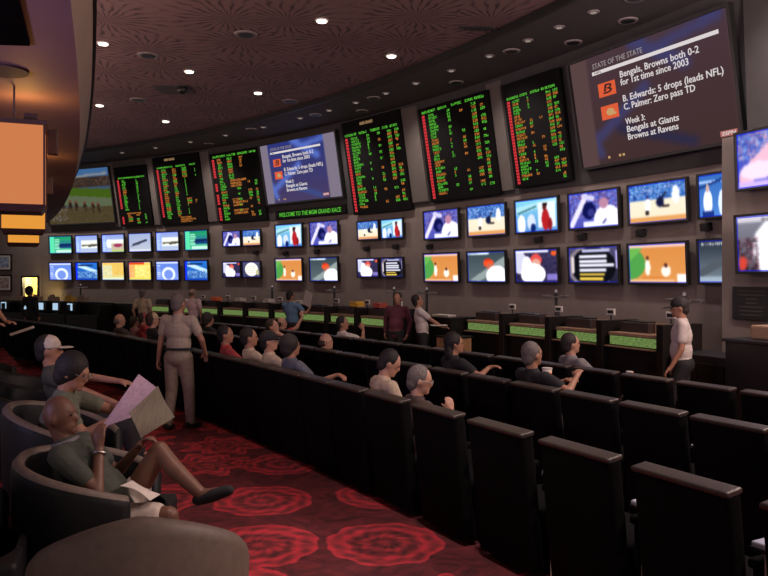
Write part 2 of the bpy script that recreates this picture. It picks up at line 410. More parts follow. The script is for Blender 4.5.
# ------------------------------------------------------------------ screen pictures (emissive pictures shown by the screens)
class Pic:
    def __init__(s, w=64, h=36, bg=(0, 0, 0)):
        s.w, s.h = w, h; s.a = np.zeros((h, w, 3)); s.a[:] = bg
        yy, xx = np.mgrid[0:h, 0:w]; s.x = (xx + .5) / w; s.y = 1 - (yy + .5) / h
    def put(s, m, c): s.a[m] = c; return s
    def rect(s, x0, y0, x1, y1, c): return s.put((s.x >= x0) & (s.x < x1) & (s.y >= y0) & (s.y < y1), c)
    def ell(s, cx, cy, rx, ry, c, ang=0):
        ca, sa = math.cos(ang), math.sin(ang); X = (s.x - cx) * 1.78; Y = s.y - cy; u = X * ca + Y * sa; v = -X * sa + Y * ca
        return s.put((u / (rx * 1.78)) ** 2 + (v / ry) ** 2 < 1, c)
    def line(s, x0, y0, x1, y1, t, c):
        X, Y = (s.x - x0) * 1.78, s.y - y0; dx, dy = (x1 - x0) * 1.78, y1 - y0; L = math.hypot(dx, dy)
        u = np.clip((X * dx + Y * dy) / L / L, 0, 1); return s.put(np.hypot(X - u * dx, Y - u * dy) < t, c)
    def tri(s, pts, c):
        m = np.ones_like(s.x, bool); n = len(pts)
        for i in range(n):
            (x0, y0), (x1, y1) = pts[i], pts[(i + 1) % n]; m &= ((x1 - x0) * (s.y - y0) - (y1 - y0) * (s.x - x0)) >= 0
        return s.put(m, c)
    def speck(s, x0, y0, x1, y1, cols, p=.5):
        m = (s.x >= x0) & (s.x < x1) & (s.y >= y0) & (s.y < y1) & (rng.random(s.x.shape) < p)
        idx = rng.integers(0, len(cols), s.x.shape); C = np.array(cols)[idx]; s.a[m] = C[m]; return s
    def lines(s, x0, y0, x1, n, dy, c, t=.5):
        for i in range(n):
            e = x1 - rng.random() * .25 * (x1 - x0); s.rect(x0, y0 - i * dy - dy * t, e, y0 - i * dy, c)
        return s
    def grad(s, c0, c1, axis='y'):
        t = (s.y if axis == 'y' else s.x)[..., None]; s.a[:] = np.array(c0) * (1 - t) + np.array(c1) * t; return s
    def soft(s, k=1):
        for _ in range(k):
            p = np.pad(s.a, ((1, 1), (1, 1), (0, 0)), 'edge')
            s.a = (p[1:-1, 1:-1] * 2 + p[:-2, 1:-1] + p[2:, 1:-1] + p[1:-1, :-2] + p[1:-1, 2:]) / 6
        return s
def race_green(p):
    p.grad((.35, .75, .6), (.1, .55, .38)); p.rect(0, 0, .22, 1, (.35, .85, .65)); p.lines(.24, .82, .5, 6, .1, (.7, .95, .85), .4)
    p.rect(.45, .3, 1, .58, (.08, .22, .45)); p.rect(.5, .62, 1, .75, (.15, .5, .5)); p.rect(.3, .03, 1, .2, (.75, .92, .85)); p.line(.4, .45, .95, .5, .03, (.05, .1, .25))
def race_white(p):
    p.grad((.7, .75, .85), (.55, .62, .85)); p.rect(0, 0, .2, 1, (.55, .65, 1)); p.lines(.02, .9, .18, 8, .11, (.8, .88, 1), .4)
    p.rect(.25, .25, 1, .72, (.9, .92, .9)); p.line(.3, .42, .95, .45, .05, (.45, .42, .35)); p.line(.6, .36, .98, .42, .03, (.2, .18, .15))
def race_red(p):
    race_white(p); p.rect(.42, .1, 1, .5, (.75, .7, .6)); p.ell(.72, .38, .2, .1, (.6, .2, .35)); p.rect(.42, .0, 1, .12, (.7, .8, .4)); p.ell(.3, .5, .12, .25, (.9, .93, 1))
def race_plane(p):
    p.grad((.72, .74, .8), (.6, .66, .8)); p.line(.18, .38, .8, .62, .06, (.2, .22, .3)); p.line(.1, .3, .5, .42, .03, (.4, .42, .5)); p.rect(.0, .0, 1, .12, (.85, .86, .9))
def blue_arc(p):
    p.grad((.5, .6, .9), (.35, .48, .85)); p.ell(.55, .32, .3, .38, (.9, .94, 1)); p.ell(.55, .3, .2, .26, (.45, .56, .88)); p.rect(0, .9, 1, 1, (.8, .85, 1)); p.lines(.03, .8, .2, 6, .12, (.85, .9, 1), .35)
def grandstand(p):
    p.grad((.1, .3, .65), (.15, .45, .8)); p.tri([(.1, .75), (1, .35), (1, .55), (.15, .95)], (.75, .88, .98)); p.speck(.1, .1, 1, .5, [(.5, .7, .95), (.05, .15, .4), (.7, .85, .95)], .6)
    p.rect(0, 0, .1, 1, (.1, .2, .9)); p.rect(.12, .8, .8, .9, (.08, .15, .35))
def yellow(p):
    p.grad((.85, .8, .55), (.95, .75, .3)); p.rect(0, .2, .45, .85, (.85, .85, .7)); p.rect(.5, .3, 1, .9, (.9, .72, .35)); p.rect(0, 0, 1, .15, (.85, .9, .75)); p.speck(0, .2, 1, .9, [(.7, .7, .4), (1, .85, .45)], .25)
def yellow_red(p):
    p.grad((.9, .85, .35), (.95, .8, .4)); p.rect(.0, .85, .7, 1, (.85, .3, .1)); p.rect(0, .1, .25, .85, (.95, .65, .4)); p.rect(.3, .15, .95, .8, (.95, .9, .5)); p.speck(.1, .1, .95, .8, [(.8, .6, .1), (1, 1, .8)], .3)
def catcher(p):
    p.grad((.3, .3, .65), (.35, .42, .8)); p.speck(0, .3, 1, 1, [(.15, .15, .45), (.6, .6, .85), (.45, .2, .3)], .45)
    p.line(.05, .1, .35, .88, .09, (.88, .86, .97)); p.line(.3, .9, .5, .82, .07, (.8, .78, .95)); p.ell(.42, .48, .14, .25, (.05, .07, .3)); p.ell(.46, .42, .07, .12, (.2, .2, .5))
    p.ell(.78, .2, .26, .4, (.95, .94, 1)); p.ell(.72, .66, .09, .16, (.7, .5, .6)); p.rect(.3, 0, .9, .18, (.9, .9, 1)); p.line(.7, .1, .76, .2, .02, (.1, .1, .4))
def field(p):
    p.grad((.92, .86, .75), (.92, .9, .82)); p.rect(0, .58, 1, 1, (.25, .42, .72)); p.speck(0, .6, 1, 1, [(.1, .2, .5), (.75, .82, .95), (.2, .5, .8)], .6)
    p.rect(0, 0, 1, .14, (.85, .6, .35)); p.ell(.34, .45, .05, .2, (.97, .95, .95)); p.ell(.34, .66, .03, .05, (.2, .2, .5)); p.ell(.56, .5, .07, .13, (.08, .1, .25)); p.line(.55, .55, .66, .72, .03, (.1, .1, .2)); p.line(.6, .4, .7, .38, .03, (.15, .1, .1))
    p.ell(.83, .66, .06, .22, (.95, .95, 1)); p.rect(.3, .2, .36, .3, (.1, .08, .08))
def dugout(p):
    p.grad((.35, .55, .8), (.5, .8, .9)); p.tri([(0, .55), (1, .85), (1, 1), (0, .8)], (.65, .85, .9)); p.line(.05, .6, .5, .78, .03, (.25, .45, .5)); p.rect(.55, .1, .95, .9, (.88, .92, .95))
    p.ell(.14, .25, .1, .3, (.95, .95, 1)); p.ell(.38, .3, .1, .25, (.8, .85, .95)); p.ell(.42, .1, .06, .16, (.05, .15, .4)); p.ell(.72, .35, .09, .34, (.68, .12, .14)); p.ell(.7, .74, .05, .09, (.35, .12, .1)); p.ell(.71, .82, .06, .05, (.1, .05, .05)); p.ell(.82, .2, .05, .2, (.55, .1, .12))
def diamond(p):
    p.grad((.84, .56, .30), (.82, .52, .26)); p.ell(.0, .5, .3, .42, (.3, .6, .28)); p.tri([(0, .55), (.25, .9), (0, .95)], (.4, .68, .3)); p.line(.4, .5, 1, .5, .008, (.55, .3, .1))
    p.rect(0, .92, 1, 1, (.9, .75, .7)); p.rect(0, .0, .8, .07, (.9, .7, .5)); p.ell(.34, .4, .045, .22, (.97, .95, .9)); p.ell(.34, .64, .025, .05, (.3, .15, .1)); p.ell(.66, .3, .08, .15, (.97, .93, .88)); p.ell(.66, .44, .03, .05, (.3, .12, .1)); p.rect(.85, .0, 1, .22, (.98, .92, .9)); p.line(.25, .12, .7, .12, .02, (.8, .42, .15))
def pitcher(p):
    p.grad((.35, .4, .42), (.22, .27, .3)); p.tri([(.3, 0), (1, .5), (1, .85), (.05, .05)], (.55, .6, .6)); p.rect(0, .93, .6, 1, (.6, .7, .75)); p.line(.1, .93, .55, .95, .02, (.9, .95, 1))
    p.ell(.57, .62, .14, .14, (.92, .3, .15)); p.ell(.62, .5, .1, .12, (.75, .4, .3)); p.ell(.78, .18, .28, .36, (.98, .98, 1)); p.ell(.55, .74, .08, .05, (.8, .2, .1))
def closeup(p):
    p.grad((.15, .13, .25), (.2, .2, .35)); p.speck(0, .0, 1, 1, [(.1, .08, .2), (.35, .25, .4)], .3); p.ell(.1, .6, .2, .35, (.8, .8, .88)); p.rect(0, .93, .8, 1, (.9, .9, .95))
    p.ell(.5, .68, .14, .2, (.85, .3, .28)); p.ell(.5, .56, .11, .16, (.85, .62, .55)); p.ell(.42, .24, .3, .34, (.98, .98, 1)); p.ell(.28, .5, .12, .3, (.95, .95, 1)); p.ell(.92, .88, .06, .07, (.95, .35, .12)); p.rect(.75, .05, 1, .25, (.5, .45, .75))
def caption(p):
    p.grad((.12, .12, .18), (.3, .28, .42)); p.ell(.45, .45, .5, .62, (.5, .46, .5)); p.ell(.5, .45, .46, .56, (.05, .05, .08)); p.rect(.28, .86, .85, .95, (.75, .75, .9)); p.line(.08, .3, .08, .7, .05, (.85, .8, .8))
    p.lines(.22, .78, .92, 4, .13, (.92, .92, .98), .62); p.lines(.22, .26, .8, 2, .12, (.95, .8, .3), .6); p.rect(.95, .4, 1, .9, (.7, .65, .9))
def ballp(p):
    p.grad((.25, .25, .35), (.3, .3, .4)); p.ell(.5, .5, .38, .46, (.97, .95, .93)); p.lines(.2, .75, .8, 4, .14, (.85, .85, .8), .5); p.ell(.85, .3, .08, .2, (.7, .7, .5))
def standing(p):
    p.grad((.3, .5, .8), (.2, .4, .7)); p.rect(0, .8, 1, .86, (.7, .8, .95)); p.line(0, .7, 1, .9, .03, (.1, .2, .45)); p.ell(.3, .35, .16, .3, (.92, .93, 1)); p.ell(.3, .68, .06, .1, (.8, .65, .6)); p.ell(.8, .3, .14, .32, (.85, .9, 1)); p.rect(.1, 0, .5, .15, (.1, .2, .5))
def greyramp(p):
    p.grad((.45, .5, .55), (.15, .18, .22)); p.tri([(0, .1), (1, .45), (1, .7), (0, .3)], (.3, .33, .36)); p.speck(.1, .88, .9, .95, [(.9, .9, .95)], .6); p.rect(0, 0, 1, .15, (.6, .66, .72))
def bigarm(p):
    p.grad((.3, .3, .75), (.25, .35, .7)); p.speck(0, .5, 1, 1, [(.9, .6, .65), (.2, .25, .6), (.6, .75, .95)], .55); p.line(.1, .2, .62, .9, .16, (.92, .72, .8)); p.ell(.25, .3, .22, .16, (.95, .85, .95)); p.ell(.7, .35, .2, .3, (.1, .1, .4)); p.rect(0, 0, 1, .1, (.8, .7, .95))
def bigwhite(p):
    p.grad((.3, .3, .35), (.5, .5, .55)); p.ell(.6, .4, .42, .62, (.97, .97, 1)); p.speck(0, 0, .25, .6, [(.1, .05, .08), (.5, .3, .35)], .5); p.rect(0, .88, 1, 1, (.8, .78, .82)); p.speck(.3, .9, .85, .95, [(.2, .2, .2)], .5); p.ell(.06, .15, .05, .12, (.8, .25, .2))
def trackpic(p):
    p.grad((.42, .35, .25), (.3, .5, .75)); p.rect(0, .86, 1, 1, (.35, .55, .8)); p.rect(0, .66, 1, .86, (.33, .25, .22)); p.speck(0, .68, 1, .84, [(.5, .42, .36), (.22, .18, .16)], .4); p.line(.1, .93, .5, .9, .02, (.75, .8, .85)); p.line(.5, .87, .95, .9, .02, (.7, .72, .76))
    p.tri([(.0, .52), (1, .40), (1, .6), (0, .72)], (.36, .5, .14)); p.tri([(0, .38), (1, .26), (1, .44), (0, .58)], (.50, .55, .42)); p.rect(0, 0, 1, .30, (.42, .36, .24))
    for i, q in enumerate((.25, .36, .45, .58, .70, .78)): p.ell(q, .36 - .02 * i, .025, .09, (.25, .18, .15)); p.ell(q, .44 - .02 * i, .015, .03, (.6, .3, .25))
    p.speck(.0, .0, 1, .3, [(.46, .40, .28), (.38, .33, .22)], .4); p.speck(.05, .05, .3, .28, [(.7, .65, .7)], .18)
def slide(c_bar, c0, c1, cb):
    def f(p):
        p.grad(c0, c1); p.line(.45, 1, .75, .7, .06, cb); p.line(.1, .2, .5, .6, .05, cb); p.line(.6, .9, .95, .97, .04, cb); p.line(.05, .45, .15, .1, .05, cb); p.line(.3, .3, .75, .05, .04, tuple(.7 * v for v in cb)); p.soft(5)
    return f
def lin(a): a = np.clip(a, 0, 1); return np.where(a <= .04045, a / 12.92, ((a + .055) / 1.055) ** 2.4)
def picture_mesh(name, fn, w, h, mat, parent, z, x0=0, y0=0, res=(64, 36), soft=1, boost=1.0, rim=False):
    """flat screen face: a grid carrying the broadcast picture"""
    p = Pic(*res); fn(p); p.soft(soft)
    if rim: m_ = (p.x < .02) | (p.x > .98) | (p.y < .03) | (p.y > .975); p.a[m_] = p.a[m_] * .45 + np.array((.06, .10, .75)) * .55  # blue edge paints the halo of the overexposed screens
    W, H = res; L = lin(p.a) * boost
    me = bpy.data.meshes.new(name)
    vs = [(x0 + w * (i / W - .5), y0 + h * j / H, z) for j in range(H + 1) for i in range(W + 1)]
    fs = [(j * (W + 1) + i, j * (W + 1) + i + 1, (j + 1) * (W + 1) + i + 1, (j + 1) * (W + 1) + i) for j in range(H) for i in range(W)]
    me.from_pydata(vs, [], fs); ca = me.color_attributes.new('picture', 'FLOAT_COLOR', 'CORNER')
    cols = np.ones((len(fs) * 4, 4), np.float32); img = L[::-1].reshape(-1, 3); cols[:, :3] = np.repeat(img, 4, axis=0)
    ca.data.foreach_set('color', cols.ravel()); me.materials.append(mat)
    o = bpy.data.objects.new(name, me); COL.objects.link(o); o.parent = parent; return o

def television(phi, r, z0, w, h, fn, label, group, tilt=3, bracket=True):
    e = empty('television', wall_frame(phi + DPH, r - .10, z0, tilt), label, 'television', group)
    b = .035
    bm = bmesh.new()
    box(bm, (0, -b / 2, 0), (w + 2 * b, b, .07), bev=.006); box(bm, (0, h + b / 2, 0), (w + 2 * b, b, .07), bev=.006)
    for s in (-1, 1): box(bm, (s * (w + b) / 2, h / 2, 0), (b, h, .07), bev=.006)
    box(bm, (0, h / 2, -.02), (w, h, .03)); mk('bezel', bm, BLACK, e)
    if bracket:
        bm = bmesh.new(); box(bm, (0, h / 2, -.055), (.3, .25, .05)); mk('wall_bracket', bm, DMETAL, e)
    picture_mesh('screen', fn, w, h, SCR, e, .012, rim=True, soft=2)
    return e
ROW_UP, ROW_LO = 2.905, 1.915
G1, G2 = 'wall televisions in the upper row', 'wall televisions in the lower row'
left_phi = [66.52, 64.3, 62.05, 59.77, 57.46, 55.07]
up_l = [(race_green, 'green racing card'), (race_white, 'pale racing replay'), (race_red, 'racing replay with a reddish rider'), (race_plane, 'pale picture with a dark diagonal shape'), (race_white, 'pale racing replay'), (race_green, 'green racing card')]
lo_l = [(blue_arc, 'white arc on pale blue'), (grandstand, 'blue grandstand'), (yellow, 'cream and yellow table'), (yellow_red, 'yellow table with a red corner'), (blue_arc, 'white arc on pale blue'), (grandstand, 'blue grandstand')]
for i, ph in enumerate(left_phi):
    television(ph, RW, ROW_UP, 1.09, .62, up_l[i][0], 'upper-row television showing %s, %s from the doorway corner' % (up_l[i][1], ORD[i]), G1)
    television(ph, RW, ROW_LO, 1.09, .62, lo_l[i][0], 'lower-row television showing %s, %s from the doorway corner' % (lo_l[i][1], ORD[i]), G2)
smalls = [(51.41, catcher, field, closeup, ballp, 'between the racing screens and the message sign'), (41.31, field, dugout, closeup, caption, 'under the odds board beside the message sign')]
for n_, (ph, u1, u2, l1, l2, where) in enumerate(smalls):
    d = 0.79
    nm = {catcher: 'a baseball catcher', field: 'a ball field', closeup: 'a player in white', ballp: 'a big white ball', dugout: 'a red player', caption: 'text over a baseball'}
    for (q, fn, zz, gg, rw) in ((ph + d, u1, 2.985, G1, 'upper'), (ph - d, u2, 2.985, G1, 'upper'), (ph + d, l1, 2.02, G2, 'lower'), (ph - d, l2, 2.02, G2, 'lower')):
        television(q, RW, zz, .80, .45, fn, 'small %s television showing %s, %s' % (rw, nm[fn], where), gg)
mids = [(47.74, dugout, diamond, 'a red player in a dugout', 'an orange ball diamond', 'under the green message sign, doorway side'), (45.16, catcher, pitcher, 'a catcher in navy helmet', 'a red-capped pitcher', 'under the green message sign, pier side'),
        (37.51, catcher, diamond, 'a catcher in navy helmet', 'an orange ball diamond', 'under the fifth odds board, doorway side'), (35.0, field, pitcher, 'a batter on a field', 'a red-capped pitcher', 'under the fifth odds board, pier side'),
        (32.5, dugout, closeup, 'a red player in a dugout', 'a player in red cap', 'under the last odds board'), (30.0, catcher, caption, 'a catcher in navy helmet', 'lines of text over a baseball', 'under the corner of the giant screen'),
        (27.58, field, diamond, 'a batter on a field', 'an orange ball diamond', 'below the middle of the giant screen')]
for ph, fu, fl, tu, tl, wh in mids:
    w = 1.16 if ph > 31 else 1.18
    television(ph, RW, ROW_UP - .005, w, .63, fu, 'upper-row television showing %s, %s' % (tu, wh), G1)
    television(ph, RW, ROW_LO - .01, w, .63, fl, 'lower-row television showing %s, %s' % (tl, wh), G2)
television(25.72, RW, ROW_UP, .52, .63, standing, 'narrow upper television showing a player in white, tucked against the pier', G1)
television(25.72, RW, ROW_LO, .52, .63, greyramp, 'narrow lower television showing a grey slope, tucked against the pier', G2)
television(23.30, RW - .39, 3.21, 1.36, .75, bigarm, 'large television showing a pink arm, upper of two on the pier', 'large televisions on the pier')
television(23.30, RW - .39, 2.07, 1.36, .75, bigwhite, 'large television showing a white blur, lower of two on the pier', 'large televisions on the pier')

# small black speakers between the television rows
proto = None
spk = [(30.35, 2.74, 'under the television beside the giant screen corner'), (28.05, 2.74, 'under the batter and catcher screen near the pier'), (25.85, 2.76, 'under the narrow television against the pier'), (32.3, 2.74, 'under the dugout screen below the last odds board'),
       (38.1, 2.72, 'under the catcher screen below the fifth odds board'), (40.2, 2.76, 'under the small dugout television'), (42.1, 2.74, 'under the small field television beside the message sign'), (47.9, 2.70, 'under the dugout screen below the message sign'),
       (45.6, 2.72, 'under the catcher screen below the message sign'), (50.2, 2.76, 'under the small field television past the racing screens')]
for ph, z, wh in spk:
    M = wall_frame(ph, RW - .06, z, 12)
    if proto is None:
        proto = empty('wall_speaker', M, '', 'speaker', 'small black speakers between the television rows')
        bm = bmesh.new(); box(bm, (0, 0, 0), (.15, .12, .11), bev=.01); mk('case', bm, BLACK, proto)
        bm = bmesh.new(); cyl(bm, (0, 0, .05), (0, 0, .06), .045, 16); mk('cone', bm, DMETAL, proto)
        proto['label'] = 'small black wall speaker ' + wh
    else: copy_tree(proto, M, 'small black wall speaker ' + wh)

# ------------------------------------------------------------------ lettering
def text(name, s, size, x, y, z, m, parent, sx=1.0, align='LEFT', shear=0., ext=.002, bold=0.0, sp=1.0):
    c = bpy.data.curves.new(name, 'FONT'); c.body = s; c.size = size; c.align_x = align; c.extrude = ext; c.shear = shear; c.offset = bold
    c.space_character = sp; c.resolution_u = 2
    c.materials.append(m); o = bpy.data.objects.new(name, c); COL.objects.link(o); o.parent = parent
    bpy.context.view_layer.update(); me = bpy.data.meshes.new_from_object(o.evaluated_get(bpy.context.evaluated_depsgraph_get()))
    bpy.data.objects.remove(o); me.name = name; o = bpy.data.objects.new(name, me); COL.objects.link(o); o.parent = parent
    o.location = (x, y, z); return o
def fit(o, width):
    xs = [v.co.x for v in o.data.vertices]; w = max(xs) - min(xs); k_ = width / w
    for v in o.data.vertices: v.co.x *= k_
# giant screens
def big_screen(p_l, p_r, z0, zt, u0, u1, pic, bars, label, cb):
    ph = (p_l + p_r) / 2; w = rad(p_l - p_r) * (RW - .2); hh = (zt - z0) / math.cos(rad(TILT))
    r0 = RW - .03 - (z0 - 3.70) * math.tan(rad(TILT)) - .13
    e = empty('projection_screen', wall_frame(ph + DPH, r0, z0, TILT), label, 'projection screen')
    bm = bmesh.new(); b = .05
    box(bm, (0, -b / 2, 0), (w + 2 * b, b, .1)); box(bm, (0, hh + b / 2, 0), (w + 2 * b, b, .1))
    for s in (-1, 1): box(bm, (s * (w + b) / 2, hh / 2, 0), (b, hh, .1))
    box(bm, (0, hh / 2, -.03), (w, hh, .04)); mk('frame', bm, BLACK, e)
    def full(p):
        q = Pic(p.w, p.h); cb(q); p.a[:] = q.a
        for a, b_ in bars: p.rect(a, 0, b_, 1, pic)
    picture_mesh('screen', full, w, hh, SCRB, e, .0, res=(96, 54), soft=1, boost=1.0 if u0 else .52)
    if u0 is None: return e
    X = lambda c: (u0 + (u1 - u0) * c - .5) * w
    cw = (u1 - u0) * w; zf = .012
    bm = bmesh.new(); box(bm, ((X(.04) + X(.95)) / 2, .845 * hh, .006), (X(.95) - X(.04), .032 * hh, .004)); mk('white_bar', bm, TXT, e)
    t = text('caption_text', 'STATE OF THE STATE', .068 * hh, X(.05), .885 * hh, zf, TXTD, e); fit(t, .40 * cw)
    t = text('caption_text', 'NFL', .026 * hh, X(.06), .836 * hh, zf, LOGOK, e); fit(t, .06 * cw)
    t = text('caption_text', 'Bengals, Browns both 0-2', .082 * hh, X(.26), .735 * hh, zf, TXT, e, bold=.0012); fit(t, .56 * cw)
    t = text('caption_text', 'for 1st time since 2003', .082 * hh, X(.26), .665 * hh, zf, TXT, e, bold=.0012); fit(t, .49 * cw)
    t = text('caption_text', 'B. Edwards: 5 drops (leads NFL)', .082 * hh, X(.26), .520 * hh, zf, TXT, e, bold=.0012); fit(t, .69 * cw)
    t = text('caption_text', 'C. Palmer: Zero pass TD', .082 * hh, X(.26), .445 * hh, zf, TXT, e, bold=.0012); fit(t, .51 * cw)
    for s_, yy, ww in (('Week 3:', .315, .15), ('Bengals at Giants', .245, .38), ('Browns at Ravens', .175, .37)):
        t = text('caption_text', s_, .078 * hh, X(.26), yy * hh, zf, TXT, e, bold=.0012); fit(t, ww * cw)
    for kx, (y0, kind) in enumerate(((.62, 0), (.41, 1))):
        bm = bmesh.new(); box(bm, (X(.145), (y0 + .055) * hh, .006), (.14 * cw, .125 * hh, .006)); lg = mk('team_logo', bm, LOGO, e)
        if kind == 0:
            t = text('logo_letter', 'B', .12 * hh, X(.145), (y0 + .018) * hh, zf, LOGOK, lg, align='CENTER', shear=.2, bold=.004); fit(t, .075 * cw)
            bm = bmesh.new()
            for j in range(3): box(bm, (X(.145) + (j - 1) * .02 * cw, (y0 + .035 + j * .022) * hh, .0155), (.018 * cw, .006 * hh, .002), None)
            mk('stripe', bm, LOGO, lg)
        else:
            bm = bmesh.new(); ellipsoid(bm, (X(.15), (y0 + .055) * hh, .008), (.035 * cw, .035 * hh, .006)); box(bm, (X(.182), (y0 + .035) * hh, .01), (.03 * cw, .02 * hh, .004)); mk('helmet', bm, LOGOB, lg)
    bm = bmesh.new(); box(bm, (X(.94), .06 * hh, .006), (.10 * cw, .045 * hh, .004)); tg = mk('network_tag', bm, TAG, e)
    t = text('tag_letter', 'ESPN', .040 * hh, X(.94), .047 * hh, zf, TXT, tg, align='CENTER', shear=.2); fit(t, .08 * cw)
    bm = bmesh.new()
    for xx in (.09, .18, .21): box(bm, (X(xx), .055 * hh, .006), (.016 * cw, .022 * hh, .004))
    mk('corner_mark', bm, LOGOB, e)
    return e
big_screen(30.30, 24.78, 3.98, 5.80, .125, .985, (.36, .27, .27), [(0, .12), (.985, 1)], 'giant screen with white sports text on brown, at the pier end of the wall', slide(0, (.27, .19, .19), (.30, .22, .25), (.26, .25, .42)))
big_screen(49.15, 43.60, 4.17, 5.84, .105, .84, (.52, .48, .55), [(0, .105), (.84, 1)], 'large screen with white sports text on blue above the green message sign', slide(0, (.30, .25, .40), (.18, .22, .50), (.35, .45, .80)))
big_screen(67.3, 61.74, 3.98, 5.87, None, None, None, [], 'large screen showing a horse race on a dirt track beside the lanterns', trackpic)

# odds boards: black housings with rows of lit characters
def odds_board(phi, p_l, p_r, z0, zt, x0, x1, style, label, header=None, seed=0, top_pad=0.):
    rr = random.Random(seed)
    w = rad(p_l - p_r) * (RW - .2); ph = (p_l + p_r) / 2; hh = (zt - z0) / math.cos(rad(TILT))
    r0 = RW - .03 - (z0 - 3.70) * math.tan(rad(TILT)) - .09
    e = empty('odds_board', wall_frame(ph + DPH, r0, z0, TILT), label, 'odds board', 'electronic odds boards along the upper wall')
    bm = bmesh.new(); box(bm, (0, hh / 2, 0), (w, hh, .10), bev=.01); mk('housing', bm, BOARD, e)
    bm = bmesh.new(); zf = .054
    nrow = style['rows']; H = hh - top_pad - .12; dy = H / (nrow + 1.6); ch = dy * .80; cwid = ch * .86
    def glyph(x, y, mi, dense=.66):
        for a in range(3):
            for b_ in range(4):
                if rr.random() < dense:
                    cx, cy = x + (a + .5) * cwid / 3.4, y + (b_ + .5) * ch / 4
                    hw, hv = cwid / 6.8 * .96, ch / 8 * .96
                    f = bm.faces.new([bm.verts.new((cx + sx * hw, cy + sy * hv, zf)) for sx, sy in ((-1, -1), (1, -1), (1, 1), (-1, 1))]); f.material_index = mi
    X0, X1 = -w / 2 + x0 * w, -w / 2 + x1 * w; W = X1 - X0
    ytop = hh - top_pad - .06 - dy
    # heading line
    for a, b_ in style['head']:
        x = X0 + a * W
        while x < X0 + b_ * W: glyph(x, ytop, 0); x += cwid
    for r in range(nrow):
        y = ytop - (r + 1.3) * dy; fr = r / nrow
        if fr in style.get('skip', ()): continue
        c = rr.choice((0, 0, 1))
        if style['red'](fr):
            for j in range(style.get('rn', 2)): glyph(X0 + j * cwid, y, 2, 1.0)
        for (a, n0, n1, prob, mode, lo, hi) in style['cols']:
            if not (lo <= fr < hi) or rr.random() > prob: continue
            n_ = rr.randint(n0, n1); cc = c if mode == 'row' else (r % 2 if mode == 'alt' else (rr.choice((0, 1)) if mode == 'any' else (1 if mode == 'o' else 0)))
            for j in range(n_): glyph(X0 + a * W + j * cwid, y, cc)
    mk('led_lettering', bm, [LG, LO, LR], e)
    if header is not None:
        t = text('header_text', 'MGM GRAND', .10, (header - .5) * w, hh - .155, .054, LW, e, align='CENTER', bold=.003); fit(t, .50 * (1.0 if w > 1.7 else .8))
    return e
full = lambda f: True
stA = dict(rows=25, head=[(.0, .22), (.28, .42), (.50, .66), (.72, .82), (.86, .98)], red=full, rn=2, cols=[(.11, 4, 7, 1., 'row', 0, .96), (.42, 1, 2, .55, 'row', 0, .9), (.62, 2, 2, .45, 'any', 0, .95), (.80, 3, 3, 1., 'alt', 0, .62), (.80, 3, 3, .8, 'alt', .70, .9), (.93, 2, 3, .8, 'alt', 0, 1)])
stB = dict(rows=23, head=[(.02, .3), (.36, .55), (.6, .8), (.86, .98)], red=lambda f: not (.3 < f < .36 or .5 < f < .54 or .72 < f < .76), rn=2, cols=[(.12, 3, 5, 1., 'row', 0, .97), (.35, 4, 4, .95, 'any', 0, .32), (.62, 2, 3, .9, 'o', 0, .15), (.36, 6, 14, .5, 'o', .32, 1), (.5, 2, 3, .5, 'any', .35, .95), (.74, 2, 3, .6, 'any', .35, .95), (.9, 2, 2, .6, 'row', .35, .95)])
stC = dict(rows=27, head=[(.02, .4), (.5, .72), (.84, .98)], red=lambda f: f < .86, rn=2, cols=[(.12, 4, 6, 1., 'row', 0, .9), (.40, 3, 4, 1., 'any', 0, .88), (.64, 5, 6, 1., 'any', .0, .16), (.68, 1, 1, 1., 'g', .16, .5), (.68, 5, 5, 1., 'any', .55, .66), (.68, 1, 1, .8, 'g', .66, .85), (.88, 1, 2, .3, 'o', .45, .7), (.45, 8, 16, 1., 'o', .88, 1), (.95, 1, 1, .5, 'g', .0, .2)])
stD = dict(rows=23, head=[(.05, .98)], red=lambda f: f < .62 or f > .82, rn=2, cols=[(.16, 3, 4, 1., 'row', 0, .66), (.66, 1, 2, 1., 'g', 0, .68), (.2, 12, 15, 1., 'any', .70, .78), (.22, 3, 5, .8, 'any', .78, 1), (.52, 2, 4, .8, 'any', .78, 1), (.82, 2, 2, .6, 'g', .78, 1)])
odds_board(0, 61.2, 58.55, 3.80, 5.82, .06, .95, stD, 'black odds board with narrow red and green columns beside the horse race screen', seed=3, top_pad=.28)
odds_board(0, 57.85, 54.10, 3.76, 6.00, .06, .93, stC, 'black odds board headed in amber letters, second from the horse race screen', header=.38, seed=4, top_pad=.26)
odds_board(0, 53.15, 49.35, 3.72, 5.86, .04, .96, stB, 'black odds board with broken red column next to the blue text screen', seed=5)
odds_board(0, 43.02, 39.25, 3.64, 6.00, .04, .96, stA, 'black odds board headed in amber letters, next after the blue text screen', header=.45, seed=6, top_pad=.24)
odds_board(0, 38.05, 34.20, 3.74, 5.86, .05, .95, dict(stA, rows=27), 'black odds board with wide lists above the catcher and field televisions', seed=8)
odds_board(0, 33.40, 30.80, 3.80, 5.84, .06, .94, dict(stA, rows=27, rn=2), 'narrow black odds board close beside the giant brown text screen', seed=9, top_pad=.20)
e = empty('message_sign', wall_frame(46.0, RW - .10, 3.70, 0), 'long black message sign with one line of green letters', 'message sign')
bm = bmesh.new(); box(bm, (0, .13, 0), (3.05, .25, .10), bev=.01); mk('housing', bm, BOARD, e)
t = text('message_text', 'WELCOME TO THE MGM GRAND RACE', .17, 0, .07, .055, LG, e, align='CENTER', bold=.002); fit(t, 2.68)

